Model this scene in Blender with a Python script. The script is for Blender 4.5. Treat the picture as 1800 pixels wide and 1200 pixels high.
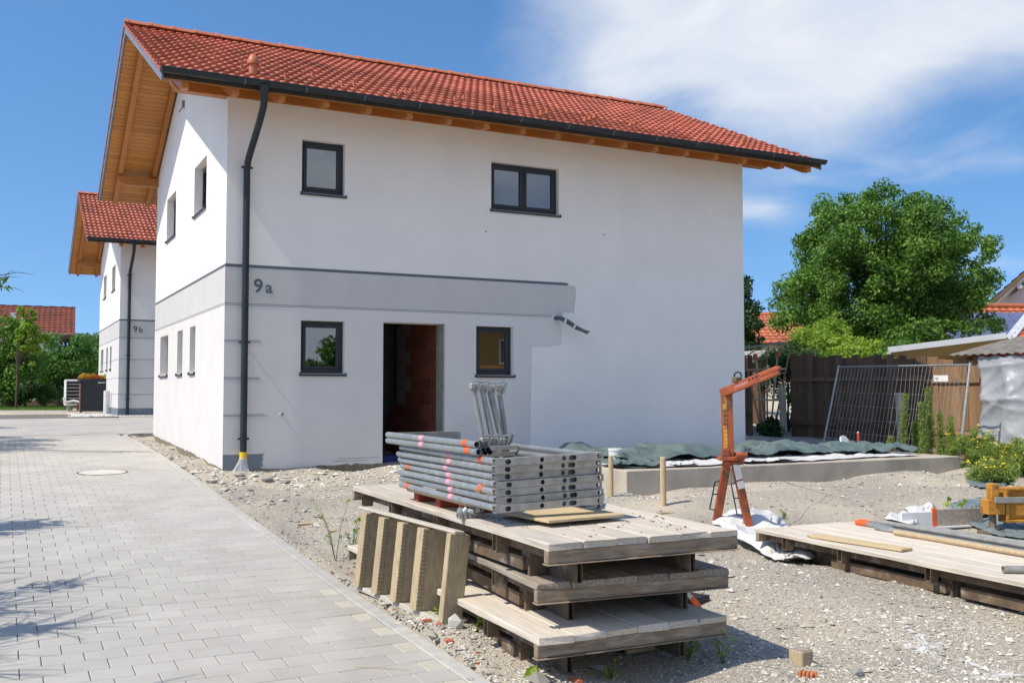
import bpy, bmesh, math, random
import numpy as np
from mathutils import Matrix, Vector, Euler
random.seed(7); np.random.seed(7)
for o_ in list(bpy.data.objects): bpy.data.objects.remove(o_)
S = bpy.context.scene
COL = S.collection
# World axes follow the front house: x along its front wall, y along its gable wall, origin at its near corner.
YAW = 0.474734; PITCH = math.radians(2.8265); CAMP = Vector((-3.011, -15.511, 1.3)); FPX = 1740.0
cd = bpy.data.cameras.new('camera'); cam = bpy.data.objects.new('camera', cd); COL.objects.link(cam)
cam.location = CAMP; cam.rotation_euler = (math.pi/2 + PITCH, 0, -YAW)
cd.sensor_width = 36; cd.lens = 36*FPX/1800; cd.clip_start = .05; cd.clip_end = 3000
S.camera = cam
# ---- light
SUN = Vector((-1.1, -.06, 1.43)).normalized()
sl = bpy.data.lights.new('sun', 'SUN'); sl.energy = 3.85; sl.angle = math.radians(.5); sl.color = (1, .925, .81)
so = bpy.data.objects.new('sun', sl); COL.objects.link(so); so.location = (-20, -5, 30)
so.rotation_euler = SUN.to_track_quat('Z', 'Y').to_euler()
W = bpy.data.worlds.new('World'); S.world = W; W.use_nodes = True
def world_nodes():
    nt = W.node_tree; N = nt.nodes; Lk = nt.links
    for n in list(N): N.remove(n)
    out = N.new('ShaderNodeOutputWorld'); bg = N.new('ShaderNodeBackground'); bg.inputs[1].default_value = .15
    sky = N.new('ShaderNodeTexSky'); sky.sky_type = 'NISHITA'; sky.sun_disc = False
    sky.sun_elevation = math.asin(SUN.z); sky.sun_rotation = math.atan2(SUN.x, SUN.y)
    sky.air_density = 1.0; sky.dust_density = .7; sky.ozone_density = 1.0; sky.altitude = 300
    hs = N.new('ShaderNodeHueSaturation'); hs.inputs['Saturation'].default_value = 1.27; hs.inputs['Value'].default_value = 1.0
    Lk.new(sky.outputs[0], hs.inputs['Color'])
    tc = N.new('ShaderNodeTexCoord'); va = N.new('ShaderNodeVectorMath'); va.operation = 'ADD'; va.inputs[1].default_value = (0, 0, .16); Lk.new(tc.outputs['Generated'], va.inputs[0])
    vn = N.new('ShaderNodeVectorMath'); vn.operation = 'NORMALIZE'; Lk.new(va.outputs[0], vn.inputs[0]); Lk.new(vn.outputs[0], sky.inputs[0])   # thin the haze band at the horizon all round
    sp = N.new('ShaderNodeSeparateXYZ'); Lk.new(tc.outputs['Generated'], sp.inputs[0])
    def mth(op, a, b=None, clamp=False):
        m = N.new('ShaderNodeMath'); m.operation = op; m.use_clamp = clamp
        for i, x in enumerate((a, b)):
            if x is None: continue
            if isinstance(x, (int, float)): m.inputs[i].default_value = x
            else: Lk.new(x, m.inputs[i])
        return m.outputs[0]
    zz = mth('ADD', mth('MAXIMUM', sp.outputs[2], 0), .22)
    cx = N.new('ShaderNodeCombineXYZ'); Lk.new(mth('DIVIDE', sp.outputs[0], zz), cx.inputs[0]); Lk.new(mth('DIVIDE', sp.outputs[1], zz), cx.inputs[1])
    def noise(scale, det, rough, off, dist=0):
        mp = N.new('ShaderNodeMapping'); mp.inputs['Location'].default_value = off; Lk.new(cx.outputs[0], mp.inputs[0])
        n = N.new('ShaderNodeTexNoise'); n.inputs['Scale'].default_value = scale; n.inputs['Detail'].default_value = det
        n.inputs['Roughness'].default_value = rough; n.inputs['Distortion'].default_value = dist; Lk.new(mp.outputs[0], n.inputs[0]); return n.outputs[0]
    big = noise(.9, 2, .5, OFF, 0); fine = noise(2.3, 10, .55, (3.1, 1.7, 0), .5)
    f = mth('ADD', mth('MULTIPLY', big, .58), mth('MULTIPLY', fine, .42))
    nrm = N.new('ShaderNodeVectorMath'); nrm.operation = 'NORMALIZE'; Lk.new(tc.outputs['Generated'], nrm.inputs[0])
    for (px, py), rad, amt in CL:                                  # cloud banks in view, then two added behind the camera
        d = (rayd(px, py) if isinstance(px, int) else Vector((px, -15.5, py))).normalized(); dp = N.new('ShaderNodeVectorMath'); dp.operation = 'DOT_PRODUCT'; Lk.new(nrm.outputs[0], dp.inputs[0]); dp.inputs[1].default_value = d
        r = N.new('ShaderNodeMapRange'); r.interpolation_type = 'SMOOTHSTEP'; Lk.new(dp.outputs['Value'], r.inputs[0]); r.inputs[1].default_value = math.cos(math.radians(rad)); r.inputs[2].default_value = 1; r.inputs[3].default_value = 0; r.inputs[4].default_value = amt
        f = mth('ADD', f, r.outputs[0])
    mr = N.new('ShaderNodeMapRange'); mr.interpolation_type = 'SMOOTHSTEP'; Lk.new(f, mr.inputs[0])
    mr.inputs[1].default_value = TLO; mr.inputs[2].default_value = THI; mr.inputs[3].default_value = 0; mr.inputs[4].default_value = .92
    mx = N.new('ShaderNodeMix'); mx.data_type = 'RGBA'; Lk.new(mr.outputs[0], mx.inputs[0]); Lk.new(hs.outputs[0], mx.inputs[6])
    sh = N.new('ShaderNodeMapRange'); Lk.new(noise(3.3, 7, .6, (7.3, 2.2, 0), .4), sh.inputs[0]); sh.inputs[1].default_value = .35; sh.inputs[2].default_value = .65
    cc = N.new('ShaderNodeMix'); cc.data_type = 'RGBA'; Lk.new(sh.outputs[0], cc.inputs[0]); cc.inputs[6].default_value = (3.7, 4.05, 4.7, 1); cc.inputs[7].default_value = (4.6, 4.75, 5.0, 1); Lk.new(cc.outputs[2], mx.inputs[7])
    Lk.new(mx.outputs[2], bg.inputs[0]); Lk.new(bg.outputs[0], out.inputs[0])

def rayd(px, py):
    cp, sp_ = math.cos(PITCH), math.sin(PITCH); cy, sy = math.cos(YAW), math.sin(YAW)
    a = (px-900)/FPX; b = (600-py)/FPX
    x, y, z = a, cp - b*sp_, sp_ + b*cp
    return Vector((x*cy + y*sy, -x*sy + y*cy, z))
OFF = (1.3, 5.0, 0); TLO, THI = .505, .76
CL = [((1330, -90), 13, .20), ((1620, -60), 14, .17), ((1010, 0), 7, .11), ((7.0, 6.0), 34, .20), ((-4.0, 9.0), 28, .14)]   # last two, behind the camera: mirrored in windows, added to whiten the shaded wall
world_nodes()
S.view_settings.view_transform = 'Standard'; S.view_settings.look = 'None'; S.view_settings.exposure = 0.36; S.view_settings.gamma = 1
S.render.engine = 'CYCLES'
S.cycles.max_bounces = 6; S.cycles.transparent_max_bounces = 12

# ---------------------------------------------------------------- geometry helpers
def at_z(px, py, z): d = rayd(px, py); return CAMP + d*((z-CAMP.z)/d.z)
def at_depth(px, py, Y):                                             # Y metres in front of the camera
    d = rayd(px, py); f = Vector((math.sin(YAW), math.cos(YAW), 0)); return CAMP + d*(Y/d.dot(f))
def at_y(px, py, v): d = rayd(px, py); return CAMP + d*((v-CAMP.y)/d.y)
def at_x(px, py, u): d = rayd(px, py); return CAMP + d*((u-CAMP.x)/d.x)
PV = [-30, -16, -10.3, -8, -6.3, -3.7, -.87, 2.85, 9.05, 20, 60]
PZ = [-.8, -.50, -.37, -.31, -.226, -.117, .02, .164, .29, .45, .5]
def prof(v): return np.interp(v, PV, PZ)
def ground(px, py, dz=0):
    z = 0.
    for i in range(50):
        p = at_z(px, py, z+dz); z = .5*z + .5*float(gz(p.x, p.y))
    return p
_rs = np.random.RandomState(3); _waves = [(_rs.uniform(.6, 7), _rs.uniform(0, 6.28), _rs.uniform(0, 6.28)) for i in range(26)]
def bumps(x, y):
    s = 0*x
    for k, a, ph in _waves: s = s + np.sin(k*(x*np.cos(a)+y*np.sin(a))+ph)*(.022/(1+.55*k))
    return s
b0g = at_z(628, 1026, -.25)[:2]; b1g = at_z(788, 1094, -.275)[:2]
def sst(x, a, b): t = np.clip((x-a)/(b-a), 0, 1); return t*t*(3-2*t)
def gz(x, y):
    x = np.asarray(x, float); y = np.asarray(y, float)
    z = prof(y)
    right = sst(x, -.5, -.1)
    court = (y > 9.15)*(x < 16)
    z = z + right*(1-court)*(bumps(x, y)*1.3 - .035) - .012*(1-right)*(x > -.49)
    g = lambda cx, cy, r, h, ry=None: h*np.exp(-((x-cx)/r)**2-((y-cy)/(ry or r))**2)
    z = z + g(5.2, -5.0, .55, .10) + g(10.9, -4.3, 1.7, .14, .75) + g(8.2, -4.4, 1.5, .05, .8) + g(13.4, -4.2, 1.2, .12) + g(1.2, -.9, .9, .04, .6) + g(b0g[0], b0g[1], .4, .05) + g(b1g[0], b1g[1], .45, .055) + g((b0g[0]+b1g[0])/2, (b0g[1]+b1g[1])/2, .4, .03)
    drive = ((x < -.49)*(x > -5.4)*(y < 9.2)) + ((y > 9.1)*(y < 18.8)*(x > -9)*(x < 16)) + ((y >= 18.8)*(y < 24)*(x > -6)*(x < .3))
    return np.where(drive > 0, prof(y)-.09, z)

class MB:
    def __init__(s): s.v = []; s.f = []; s.sm = []; s.tone = []
    def add(s, vs, fs, smooth=False, tone=.5):
        n = len(s.v); s.v += [tuple(v) for v in vs]; s.f += [tuple(i+n for i in f) for f in fs]; s.sm += [smooth]*len(fs); s.tone += [tone]*len(fs)
    def box(s, x0, x1, y0, y1, z0, z1, M=None, tone=.5):
        vs = [Vector(p) for p in ((x0,y0,z0),(x1,y0,z0),(x1,y1,z0),(x0,y1,z0),(x0,y0,z1),(x1,y0,z1),(x1,y1,z1),(x0,y1,z1))]
        if M is not None: vs = [M @ p for p in vs]
        s.add(vs, [(0,3,2,1),(4,5,6,7),(0,1,5,4),(1,2,6,5),(2,3,7,6),(3,0,4,7)], tone=tone)
    def beam(s, p0, p1, w, h, up=(0,0,1)):                               # box along p0-p1
        p0, p1 = Vector(p0), Vector(p1); d = p1-p0; L = d.length; y = d.normalized(); x = y.cross(Vector(up))
        x = x.normalized() if x.length > 1e-4 else Vector((1,0,0)); z = x.cross(y)
        M = Matrix((x, y, z)).transposed().to_4x4(); M.translation = p0
        s.box(-w/2, w/2, 0, L, -h/2, h/2, M)
    def cyl(s, p0, p1, r0, r1=None, n=10, caps=True, inner=None):
        p0, p1 = Vector(p0), Vector(p1); r1 = r0 if r1 is None else r1
        d = (p1-p0).normalized(); a = d.orthogonal().normalized(); b = d.cross(a)
        ring = lambda p, r: [p+a*(r*math.cos(6.28319*i/n))+b*(r*math.sin(6.28319*i/n)) for i in range(n)]
        q = [(i, (i+1) % n, n+(i+1) % n, n+i) for i in range(n)]
        s.add(ring(p0, r0)+ring(p1, r1), q, True)
        if inner:
            s.add(ring(p0, inner)+ring(p1, inner), [tuple(reversed(f)) for f in q], True)
            for p, r in ((p0, r0), (p1, r1)): s.add(ring(p, r)+ring(p, inner), q)
        elif caps:
            s.add(ring(p0, r0), [tuple(range(n))[::-1]]); s.add(ring(p1, r1), [tuple(range(n))])
    def tube(s, pts, r, n=8, caps=True):
        pts = [Vector(p) for p in pts]; R = r if isinstance(r, (list, tuple)) else [r]*len(pts)
        a = None; vs = []
        for i, p in enumerate(pts):
            d = (pts[min(i+1, len(pts)-1)]-pts[max(i-1, 0)]).normalized()
            a = d.orthogonal().normalized() if a is None else (a-d*a.dot(d)).normalized()
            b = d.cross(a); vs += [p+a*(R[i]*math.cos(6.28319*k/n))+b*(R[i]*math.sin(6.28319*k/n)) for k in range(n)]
        fs = [(i*n+k, i*n+(k+1) % n, (i+1)*n+(k+1) % n, (i+1)*n+k) for i in range(len(pts)-1) for k in range(n)]
        s.add(vs, fs, True)
        if caps: s.add(vs[:n], [tuple(range(n))[::-1]]); s.add(vs[-n:], [tuple(range(n))])
    def prism(s, poly, y0, y1, M=None):                                  # poly in (x,z), extruded along y
        n = len(poly); vs = [Vector((x, y0, z)) for x, z in poly]+[Vector((x, y1, z)) for x, z in poly]
        if M is not None: vs = [M @ p for p in vs]
        s.add(vs, [tuple(range(n)), tuple(range(2*n-1, n-1, -1))]+[(i, i+n, (i+1) % n+n, (i+1) % n) for i in range(n)])
    def build(s, name, mat, parent=None, loc=None, rot=None, bevel=0, seg=1, fixn=False):
        me = bpy.data.meshes.new(name); me.from_pydata([tuple(v) for v in s.v], [], s.f)
        me.polygons.foreach_set('use_smooth', s.sm)
        if any(t != .5 for t in s.tone):
            at = me.attributes.new('tone', 'FLOAT', 'FACE'); at.data.foreach_set('value', s.tone)
        if fixn:
            bm = bmesh.new(); bm.from_mesh(me); bmesh.ops.recalc_face_normals(bm, faces=bm.faces); bm.to_mesh(me); bm.free()
        me.update()
        return link(name, me, mat, parent, loc, rot, bevel, seg)
def link(name, me, mat, parent=None, loc=None, rot=None, bevel=0, seg=1):
    if mat is not None and not me.materials: me.materials.append(mat)
    o = bpy.data.objects.new(name, me); COL.objects.link(o); o.parent = parent
    if loc is not None: o.location = loc
    if rot is not None: o.rotation_euler = rot
    if bevel: m = o.modifiers.new('bevel', 'BEVEL'); m.width = bevel; m.segments = seg; m.limit_method = 'ANGLE'
    return o
def tag(o, label=None, cat=None, group=None, kind=None):
    for k, v in (('label', label), ('category', cat), ('group', group), ('kind', kind)):
        if v: o[k] = v
    return o
def empty(name, loc=(0,0,0), rz=0, label=None, cat=None, group=None):
    o = bpy.data.objects.new(name, None); COL.objects.link(o); o.location = loc; o.rotation_euler = (0, 0, rz); o.empty_display_size = .2
    return tag(o, label, cat, group)
def copy_tree(o, parent=None):
    c = o.copy(); COL.objects.link(c); c.parent = parent
    for ch in list(o.children): copy_tree(ch, c)
    return c
def np_mesh(name, V, F, mat, tone=None, parent=None, smooth=False):          # V (n,3), F (m,k) arrays
    me = bpy.data.meshes.new(name); m, k = F.shape
    me.vertices.add(len(V)); me.vertices.foreach_set('co', V.astype(np.float32).ravel())
    me.loops.add(m*k); me.loops.foreach_set('vertex_index', F.astype(np.int32).ravel())
    me.polygons.add(m); me.polygons.foreach_set('loop_start', np.arange(0, m*k, k, dtype=np.int32))
    try: me.polygons.foreach_set('loop_total', np.full(m, k, dtype=np.int32))
    except Exception: pass
    me.polygons.foreach_set('use_smooth', np.full(m, smooth))
    if tone is not None:
        at = me.attributes.new('tone', 'FLOAT', 'FACE'); at.data.foreach_set('value', tone.astype(np.float32))
    me.update(calc_edges=True); me.validate()
    return link(name, me, mat, parent)

# ---------------------------------------------------------------- materials
def lin(r, g, b): return tuple(((c/255)/12.92 if c/255 <= .04045 else ((c/255+.055)/1.055)**2.4) for c in (r, g, b))
MATS = {}
def M(name, col, col2=None, rough=.75, scale=4, det=6, lo=.35, hi=.65, bump=0, bscale=60, metal=0, objvar=0, tone=0, stretch=None, spec=.4, col3=None, s3=1.2, lo3=.55, hi3=.7, bdet=4, coat=0, bdist=.01):
    m = bpy.data.materials.new(name); m.use_nodes = True; nt = m.node_tree; N = nt.nodes; Lk = nt.links
    bs = N['Principled BSDF']; bs.inputs['Roughness'].default_value = rough; bs.inputs['Metallic'].default_value = metal
    bs.inputs['Specular IOR Level'].default_value = spec; bs.inputs['Coat Weight'].default_value = coat
    geo = N.new('ShaderNodeNewGeometry'); vec = geo.outputs['Position']; oi = N.new('ShaderNodeObjectInfo')
    if stretch:
        tc = N.new('ShaderNodeTexCoord'); ad = N.new('ShaderNodeVectorMath'); ad.operation = 'MULTIPLY_ADD'
        Lk.new(tc.outputs['Object'], ad.inputs[0]); ad.inputs[1].default_value = stretch
        sc = N.new('ShaderNodeVectorMath'); sc.operation = 'SCALE'; sc.inputs[0].default_value = (37, 53, 71); Lk.new(oi.outputs['Random'], sc.inputs['Scale'])
        Lk.new(sc.outputs[0], ad.inputs[2]); vec = ad.outputs[0]
    def noise(scl, d): 
        n = N.new('ShaderNodeTexNoise'); n.inputs['Scale'].default_value = scl; n.inputs['Detail'].default_value = d; Lk.new(vec, n.inputs['Vector']); return n.outputs[0]
    def mrange(x, a, b, c=0, d=1):
        r = N.new('ShaderNodeMapRange'); Lk.new(x, r.inputs[0])
        for i, q in enumerate((a, b, c, d)): r.inputs[i+1].default_value = q
        return r.outputs[0]
    def mixc(f, a, b, mode='MIX'):
        x = N.new('ShaderNodeMix'); x.data_type = 'RGBA'; x.blend_type = mode
        for i, q in ((0, f), (6, a), (7, b)):
            if isinstance(q, (int, float)): x.inputs[i].default_value = q
            elif isinstance(q, tuple): x.inputs[i].default_value = q[:3]+(1,)
            else: Lk.new(q, x.inputs[i])
        return x.outputs[2]
    col2 = col2 or tuple(c*.8 for c in col)
    c = mixc(mrange(noise(scale, det), lo, hi), col, col2)
    if col3: c = mixc(mrange(noise(s3, 5), lo3, hi3), c, col3)
    def scaleby(src, amt):
        nonlocal c
        f = mrange(src, 0, 1, 1-amt, 1+amt); h = N.new('ShaderNodeVectorMath'); h.operation = 'SCALE'; Lk.new(c, h.inputs[0]); Lk.new(f, h.inputs['Scale']); c = h.outputs[0]
    if objvar: scaleby(oi.outputs['Random'], objvar)
    if tone:
        a = N.new('ShaderNodeAttribute'); a.attribute_name = 'tone'; scaleby(a.outputs['Fac'], tone)
    Lk.new(c, bs.inputs['Base Color'])
    if bump:
        b = N.new('ShaderNodeBump'); b.inputs['Strength'].default_value = bump; b.inputs['Distance'].default_value = bdist; Lk.new(noise(bscale, bdet), b.inputs['Height']); Lk.new(b.outputs[0], bs.inputs['Normal'])
    MATS[name] = m; return m
def leafmat(name, a, b, trans=.35):
    m = bpy.data.materials.new(name); m.use_nodes = True; nt = m.node_tree; N = nt.nodes; Lk = nt.links; N.remove(N['Principled BSDF'])
    at = N.new('ShaderNodeAttribute'); at.attribute_name = 'tone'
    mx = N.new('ShaderNodeMix'); mx.data_type = 'RGBA'; Lk.new(at.outputs['Fac'], mx.inputs[0]); mx.inputs[6].default_value = a+(1,); mx.inputs[7].default_value = b+(1,)
    bs = N.new('ShaderNodeBsdfPrincipled'); bs.inputs['Roughness'].default_value = .5; bs.inputs['Specular IOR Level'].default_value = .35; Lk.new(mx.outputs[2], bs.inputs['Base Color'])
    tr = N.new('ShaderNodeBsdfTranslucent'); sc = N.new('ShaderNodeMix'); sc.data_type = 'RGBA'; sc.blend_type = 'MULTIPLY'; sc.inputs[0].default_value = 1
    Lk.new(mx.outputs[2], sc.inputs[6]); sc.inputs[7].default_value = (1.5, 1.7, .6, 1); Lk.new(sc.outputs[2], tr.inputs[0])
    sh = N.new('ShaderNodeMixShader'); sh.inputs[0].default_value = trans; Lk.new(bs.outputs[0], sh.inputs[1]); Lk.new(tr.outputs[0], sh.inputs[2]); Lk.new(sh.outputs[0], N['Material Output'].inputs[0])
    return m
def glassmat(name, tint, refl):
    m = bpy.data.materials.new(name); m.use_nodes = True; nt = m.node_tree; N = nt.nodes; Lk = nt.links; N.remove(N['Principled BSDF'])
    t = N.new('ShaderNodeBsdfTransparent'); t.inputs[0].default_value = tint+(1,)
    g = N.new('ShaderNodeBsdfGlossy'); g.inputs['Roughness'].default_value = .01; g.inputs[0].default_value = (1, 1, 1, 1)
    fr = N.new('ShaderNodeFresnel'); fr.inputs[0].default_value = refl
    sh = N.new('ShaderNodeMixShader'); Lk.new(fr.outputs[0], sh.inputs[0]); Lk.new(t.outputs[0], sh.inputs[1]); Lk.new(g.outputs[0], sh.inputs[2]); Lk.new(sh.outputs[0], N['Material Output'].inputs[0])
    return m
plaster = M('plaster_white', (.85, .81, .765), (.79, .755, .715), rough=.9, scale=1.1, lo=.3, hi=.7, bump=.6, bscale=130, spec=.2, bdet=3, bdist=.004)
paintA = M('paint_grey', (.58, .56, .54), (.55, .53, .51), rough=.9, scale=2, bump=.5, bscale=130, spec=.2, bdist=.004)
paintB = M('paint_pale', (.68, .655, .625), (.645, .62, .595), rough=.9, scale=1.6, bump=.5, bscale=130, spec=.2, bdist=.004)
paintD = M('paint_dark', (.11, .125, .15), (.125, .14, .165), rough=.85, bump=.3, bscale=130, bdist=.004)
plinthm = M('plinth_paint', (.17, .20, .23), (.2, .23, .26), rough=.9, bump=.3, bscale=130, bdist=.004)
mud = M('base_render', (.26, .21, .14), (.16, .13, .09), rough=.95, scale=14, bump=.5, bscale=60)
anth = M('anthracite', (.018, .022, .028), (.024, .028, .034), rough=.38, scale=3)
anth2 = M('anthracite_metal', (.022, .03, .037), (.03, .038, .045), rough=.42, metal=.3, scale=3)
greym = M('verge_metal', (.17, .20, .24), (.2, .23, .27), rough=.5, scale=3)
tilem = M('roof_tile', (.56, .165, .092), (.46, .125, .07), rough=.55, scale=3, objvar=.19, tone=.19, spec=.5, bump=.15, bscale=90, col3=(.34, .10, .06), s3=.9, lo3=.55, hi3=.8)
ridgem = M('ridge_tile', (.55, .18, .085), (.48, .15, .07), rough=.5, scale=5, objvar=.08)
woodm = M('soffit_wood', (.52, .22, .045), (.42, .16, .03), rough=.5, scale=3, stretch=(2, 30, 30), objvar=.14, col3=(.30, .10, .02), s3=3, lo3=.62, hi3=.75)
beamm = M('beam_wood', (.46, .17, .035), (.36, .12, .022), rough=.5, scale=3, stretch=(3, 3, 24), objvar=.10, col3=(.22, .07, .015), s3=2, lo3=.66, hi3=.76)
glassm = glassmat('window_glass', (.25, .27, .28), 2.8)
brickm = M('clay_block', (.27, .08, .04), (.19, .055, .03), rough=.9, scale=6, objvar=.18, bump=.5, bscale=50)
mortar = M('mortar', (.30, .27, .22), (.22, .2, .17), rough=.95, scale=8, bump=.4)
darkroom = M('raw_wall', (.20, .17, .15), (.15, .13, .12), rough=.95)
paverm = M('paver_concrete', (.47, .45, .405), (.43, .41, .37), rough=.88, scale=2.2, objvar=.05, tone=.05, bump=.35, bscale=220, col3=(.37, .345, .30), s3=.7, lo3=.52, hi3=.74, bdist=.004)
paverY = M('paver_yellowish', (.50, .47, .39), (.46, .43, .355), rough=.88, scale=5, objvar=.06, tone=.06, bump=.35, bscale=220, bdist=.004)
kerbm = M('kerb_concrete', (.46, .445, .405), (.39, .375, .34), rough=.9, scale=9, objvar=.05, bump=.4, bscale=160, bdist=.004)
jointm = M('joint_sand', (.18, .165, .14), (.12, .11, .095), rough=.95, scale=30)
gravm = M('gravel', (.52, .475, .395), (.32, .285, .23), rough=.95, scale=38, det=8, lo=.38, hi=.62, bump=1.0, bscale=70, col3=(.60, .53, .41), s3=.5, lo3=.42, hi3=.72, bdet=8, bdist=.03)
stonem = M('stone_chips', (.50, .465, .40), (.42, .39, .335), rough=.92, scale=9, tone=.55)
stonew = M('pale_rubble', (.62, .60, .55), (.5, .48, .44), rough=.92, scale=9, tone=.35, objvar=.2)
grassm = leafmat('grass_blades', (.06, .14, .02), (.13, .24, .04), .3)
soil = M('soil_lawn', (.09, .13, .035), (.07, .10, .03), rough=.95, scale=6)
concm = M('concrete', (.48, .43, .35), (.39, .345, .28), rough=.92, scale=3, bump=.3, bscale=60, col3=(.34, .30, .245), s3=1.5, lo3=.5, hi3=.72)
plankm = M('deck_plank', (.62, .56, .47), (.49, .43, .35), rough=.9, scale=2.2, det=9, stretch=(30, 1.5, 30), objvar=.12, bump=.6, bscale=9, col3=(.38, .32, .26), s3=1.7, lo3=.58, hi3=.82, bdist=.004)
plankd = M('deck_plank_dirty', (.37, .32, .26), (.25, .21, .165), rough=.92, scale=2.2, det=9, stretch=(30, 1.5, 30), objvar=.16, bump=.6, bscale=9, col3=(.47, .42, .35), s3=1.6, lo3=.5, hi3=.75, bdist=.006)
chanm = M('weathered_channel', (.31, .235, .16), (.20, .15, .105), rough=.85, scale=3, det=9, stretch=(2.5, 12, 14), bump=.4, bscale=10, col3=(.36, .32, .27), s3=2.2, lo3=.52, hi3=.72)
rustm = M('weathered_steel', (.18, .125, .075), (.11, .075, .05), rough=.8, scale=7, det=8, bump=.3, bscale=60, col3=(.27, .24, .2), s3=9, lo3=.55, hi3=.7, metal=.1)
galv = M('galvanised', (.42, .44, .43), (.33, .35, .345), rough=.42, scale=14, metal=.65, objvar=.1, col3=(.5, .5, .47), s3=6)
galvd = M('galvanised_dull', (.40, .39, .36), (.30, .29, .26), rough=.55, scale=14, metal=.45, objvar=.1)
pinkm = M('pink_spray', (.72, .25, .34), (.6, .35, .38), rough=.7, scale=40); orangem = M('orange_spray', (.85, .13, .03), rough=.7)
redm = M('red_pallet', (.36, .06, .03), (.25, .05, .03), rough=.8, scale=12)
plym = M('plywood', (.58, .46, .27), (.48, .37, .21), rough=.75, scale=3, stretch=(3, 20, 20))
pinem = M('raw_timber', (.52, .40, .24), (.40, .30, .18), rough=.85, scale=3, stretch=(25, 25, 2.5), objvar=.1)
treadm = M('tread_wood', (.47, .38, .24), (.36, .28, .17), rough=.85, scale=4, stretch=(14, 14, 3), bump=.3, bscale=12, objvar=.08)
cranem = M('crane_orange', (.40, .095, .032), (.28, .065, .025), rough=.62, scale=9, det=9, lo=.4, hi=.6, col3=(.14, .07, .04), s3=11, lo3=.54, hi3=.66, bump=.3, bscale=50)
craney = M('worn_yellow', (.62, .36, .07), (.2, .11, .05), rough=.6, scale=9, lo=.45, hi=.55)
yellowm = M('machine_yellow', (.56, .26, .03), (.42, .18, .025), rough=.6, scale=7, det=9, col3=(.17, .085, .035), s3=9, lo3=.54, hi3=.66, bump=.3, bscale=60)
whitep = M('white_foil', (.66, .655, .64), (.55, .545, .53), rough=.55, scale=3, spec=.4)
greent = M('green_tarp', (.085, .125, .118), (.125, .165, .158), rough=.38, scale=4, spec=.5)
bluet = M('grey_tarp', (.13, .17, .18), (.17, .21, .22), rough=.45, scale=4)
silvert = M('silver_tarp', (.44, .46, .48), (.37, .39, .41), rough=.36, scale=2, metal=.3, bump=.5, bscale=3.5, bdist=.06)
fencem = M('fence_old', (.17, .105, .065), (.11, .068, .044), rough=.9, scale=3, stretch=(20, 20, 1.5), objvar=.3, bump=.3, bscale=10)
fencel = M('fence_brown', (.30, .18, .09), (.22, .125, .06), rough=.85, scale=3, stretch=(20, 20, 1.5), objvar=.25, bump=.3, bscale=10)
barkm = M('bark', (.10, .075, .055), (.06, .045, .035), rough=.95, scale=8, bump=.5, bscale=20)
whitem = M('white_enamel', (.72, .72, .70), (.66, .66, .64), rough=.5, scale=4)
blackm = M('black_plastic', (.012, .012, .014), rough=.5)
def bagmat():
    m = bpy.data.materials.new('clear_bag'); m.use_nodes = True; nt = m.node_tree; N = nt.nodes; b = N['Principled BSDF']; b.inputs['Base Color'].default_value = (.75, .76, .76, 1); b.inputs['Roughness'].default_value = .25
    t = N.new('ShaderNodeBsdfTransparent'); x = N.new('ShaderNodeMixShader'); x.inputs[0].default_value = .38; nt.links.new(t.outputs[0], x.inputs[1]); nt.links.new(b.outputs[0], x.inputs[2]); nt.links.new(x.outputs[0], N['Material Output'].inputs[0]); return m
bagm = bagmat()
yelltape = M('yellow_tape', (.8, .52, .02), rough=.5)
leafG = leafmat('leaf_green', (.048, .12, .018), (.17, .305, .045), .28); leafD = leafmat('leaf_dark', (.02, .05, .016), (.055, .12, .035), .25)
leafY = leafmat('leaf_yellowgreen', (.15, .27, .03), (.33, .42, .06)); leafM = leafmat('leaf_mid', (.065, .15, .035), (.14, .27, .06))
weedm = leafmat('weed_green', (.15, .21, .04), (.30, .38, .10)); flowm = M('yellow_flower', (.75, .55, .02), rough=.7)
# ---------------------------------------------------------------- the setting
def make_ground():
    xs = np.concatenate([[-900, -400, -180, -90, -50, -30, -20, -14, -10, -7, -5.4, -3, -1.5], np.arange(-.6, 16.01, .1), [18, 20, 24, 30, 40, 60, 100, 200, 450, 900]])
    ys = np.concatenate([[-900, -400, -150, -70, -40, -25, -19], np.arange(-16.5, 9.31, .1), [10, 12, 15, 18.8, 19, 20, 24, 26, 30, 36, 44, 60, 90, 150, 300, 600, 1400]])
    X, Y = np.meshgrid(xs, ys); Z = gz(X, Y); Z = np.where(Y > 60, .5, Z)
    V = np.stack([X.ravel(), Y.ravel(), Z.ravel()], 1); nx = len(xs); ny = len(ys)
    i, j = np.meshgrid(np.arange(nx-1), np.arange(ny-1)); a = (j*nx+i).ravel()
    F = np.stack([a, a+1, a+1+nx, a+nx], 1)
    tag(np_mesh('ground', V, F, gravm, smooth=True), kind='structure')
make_ground()
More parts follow.
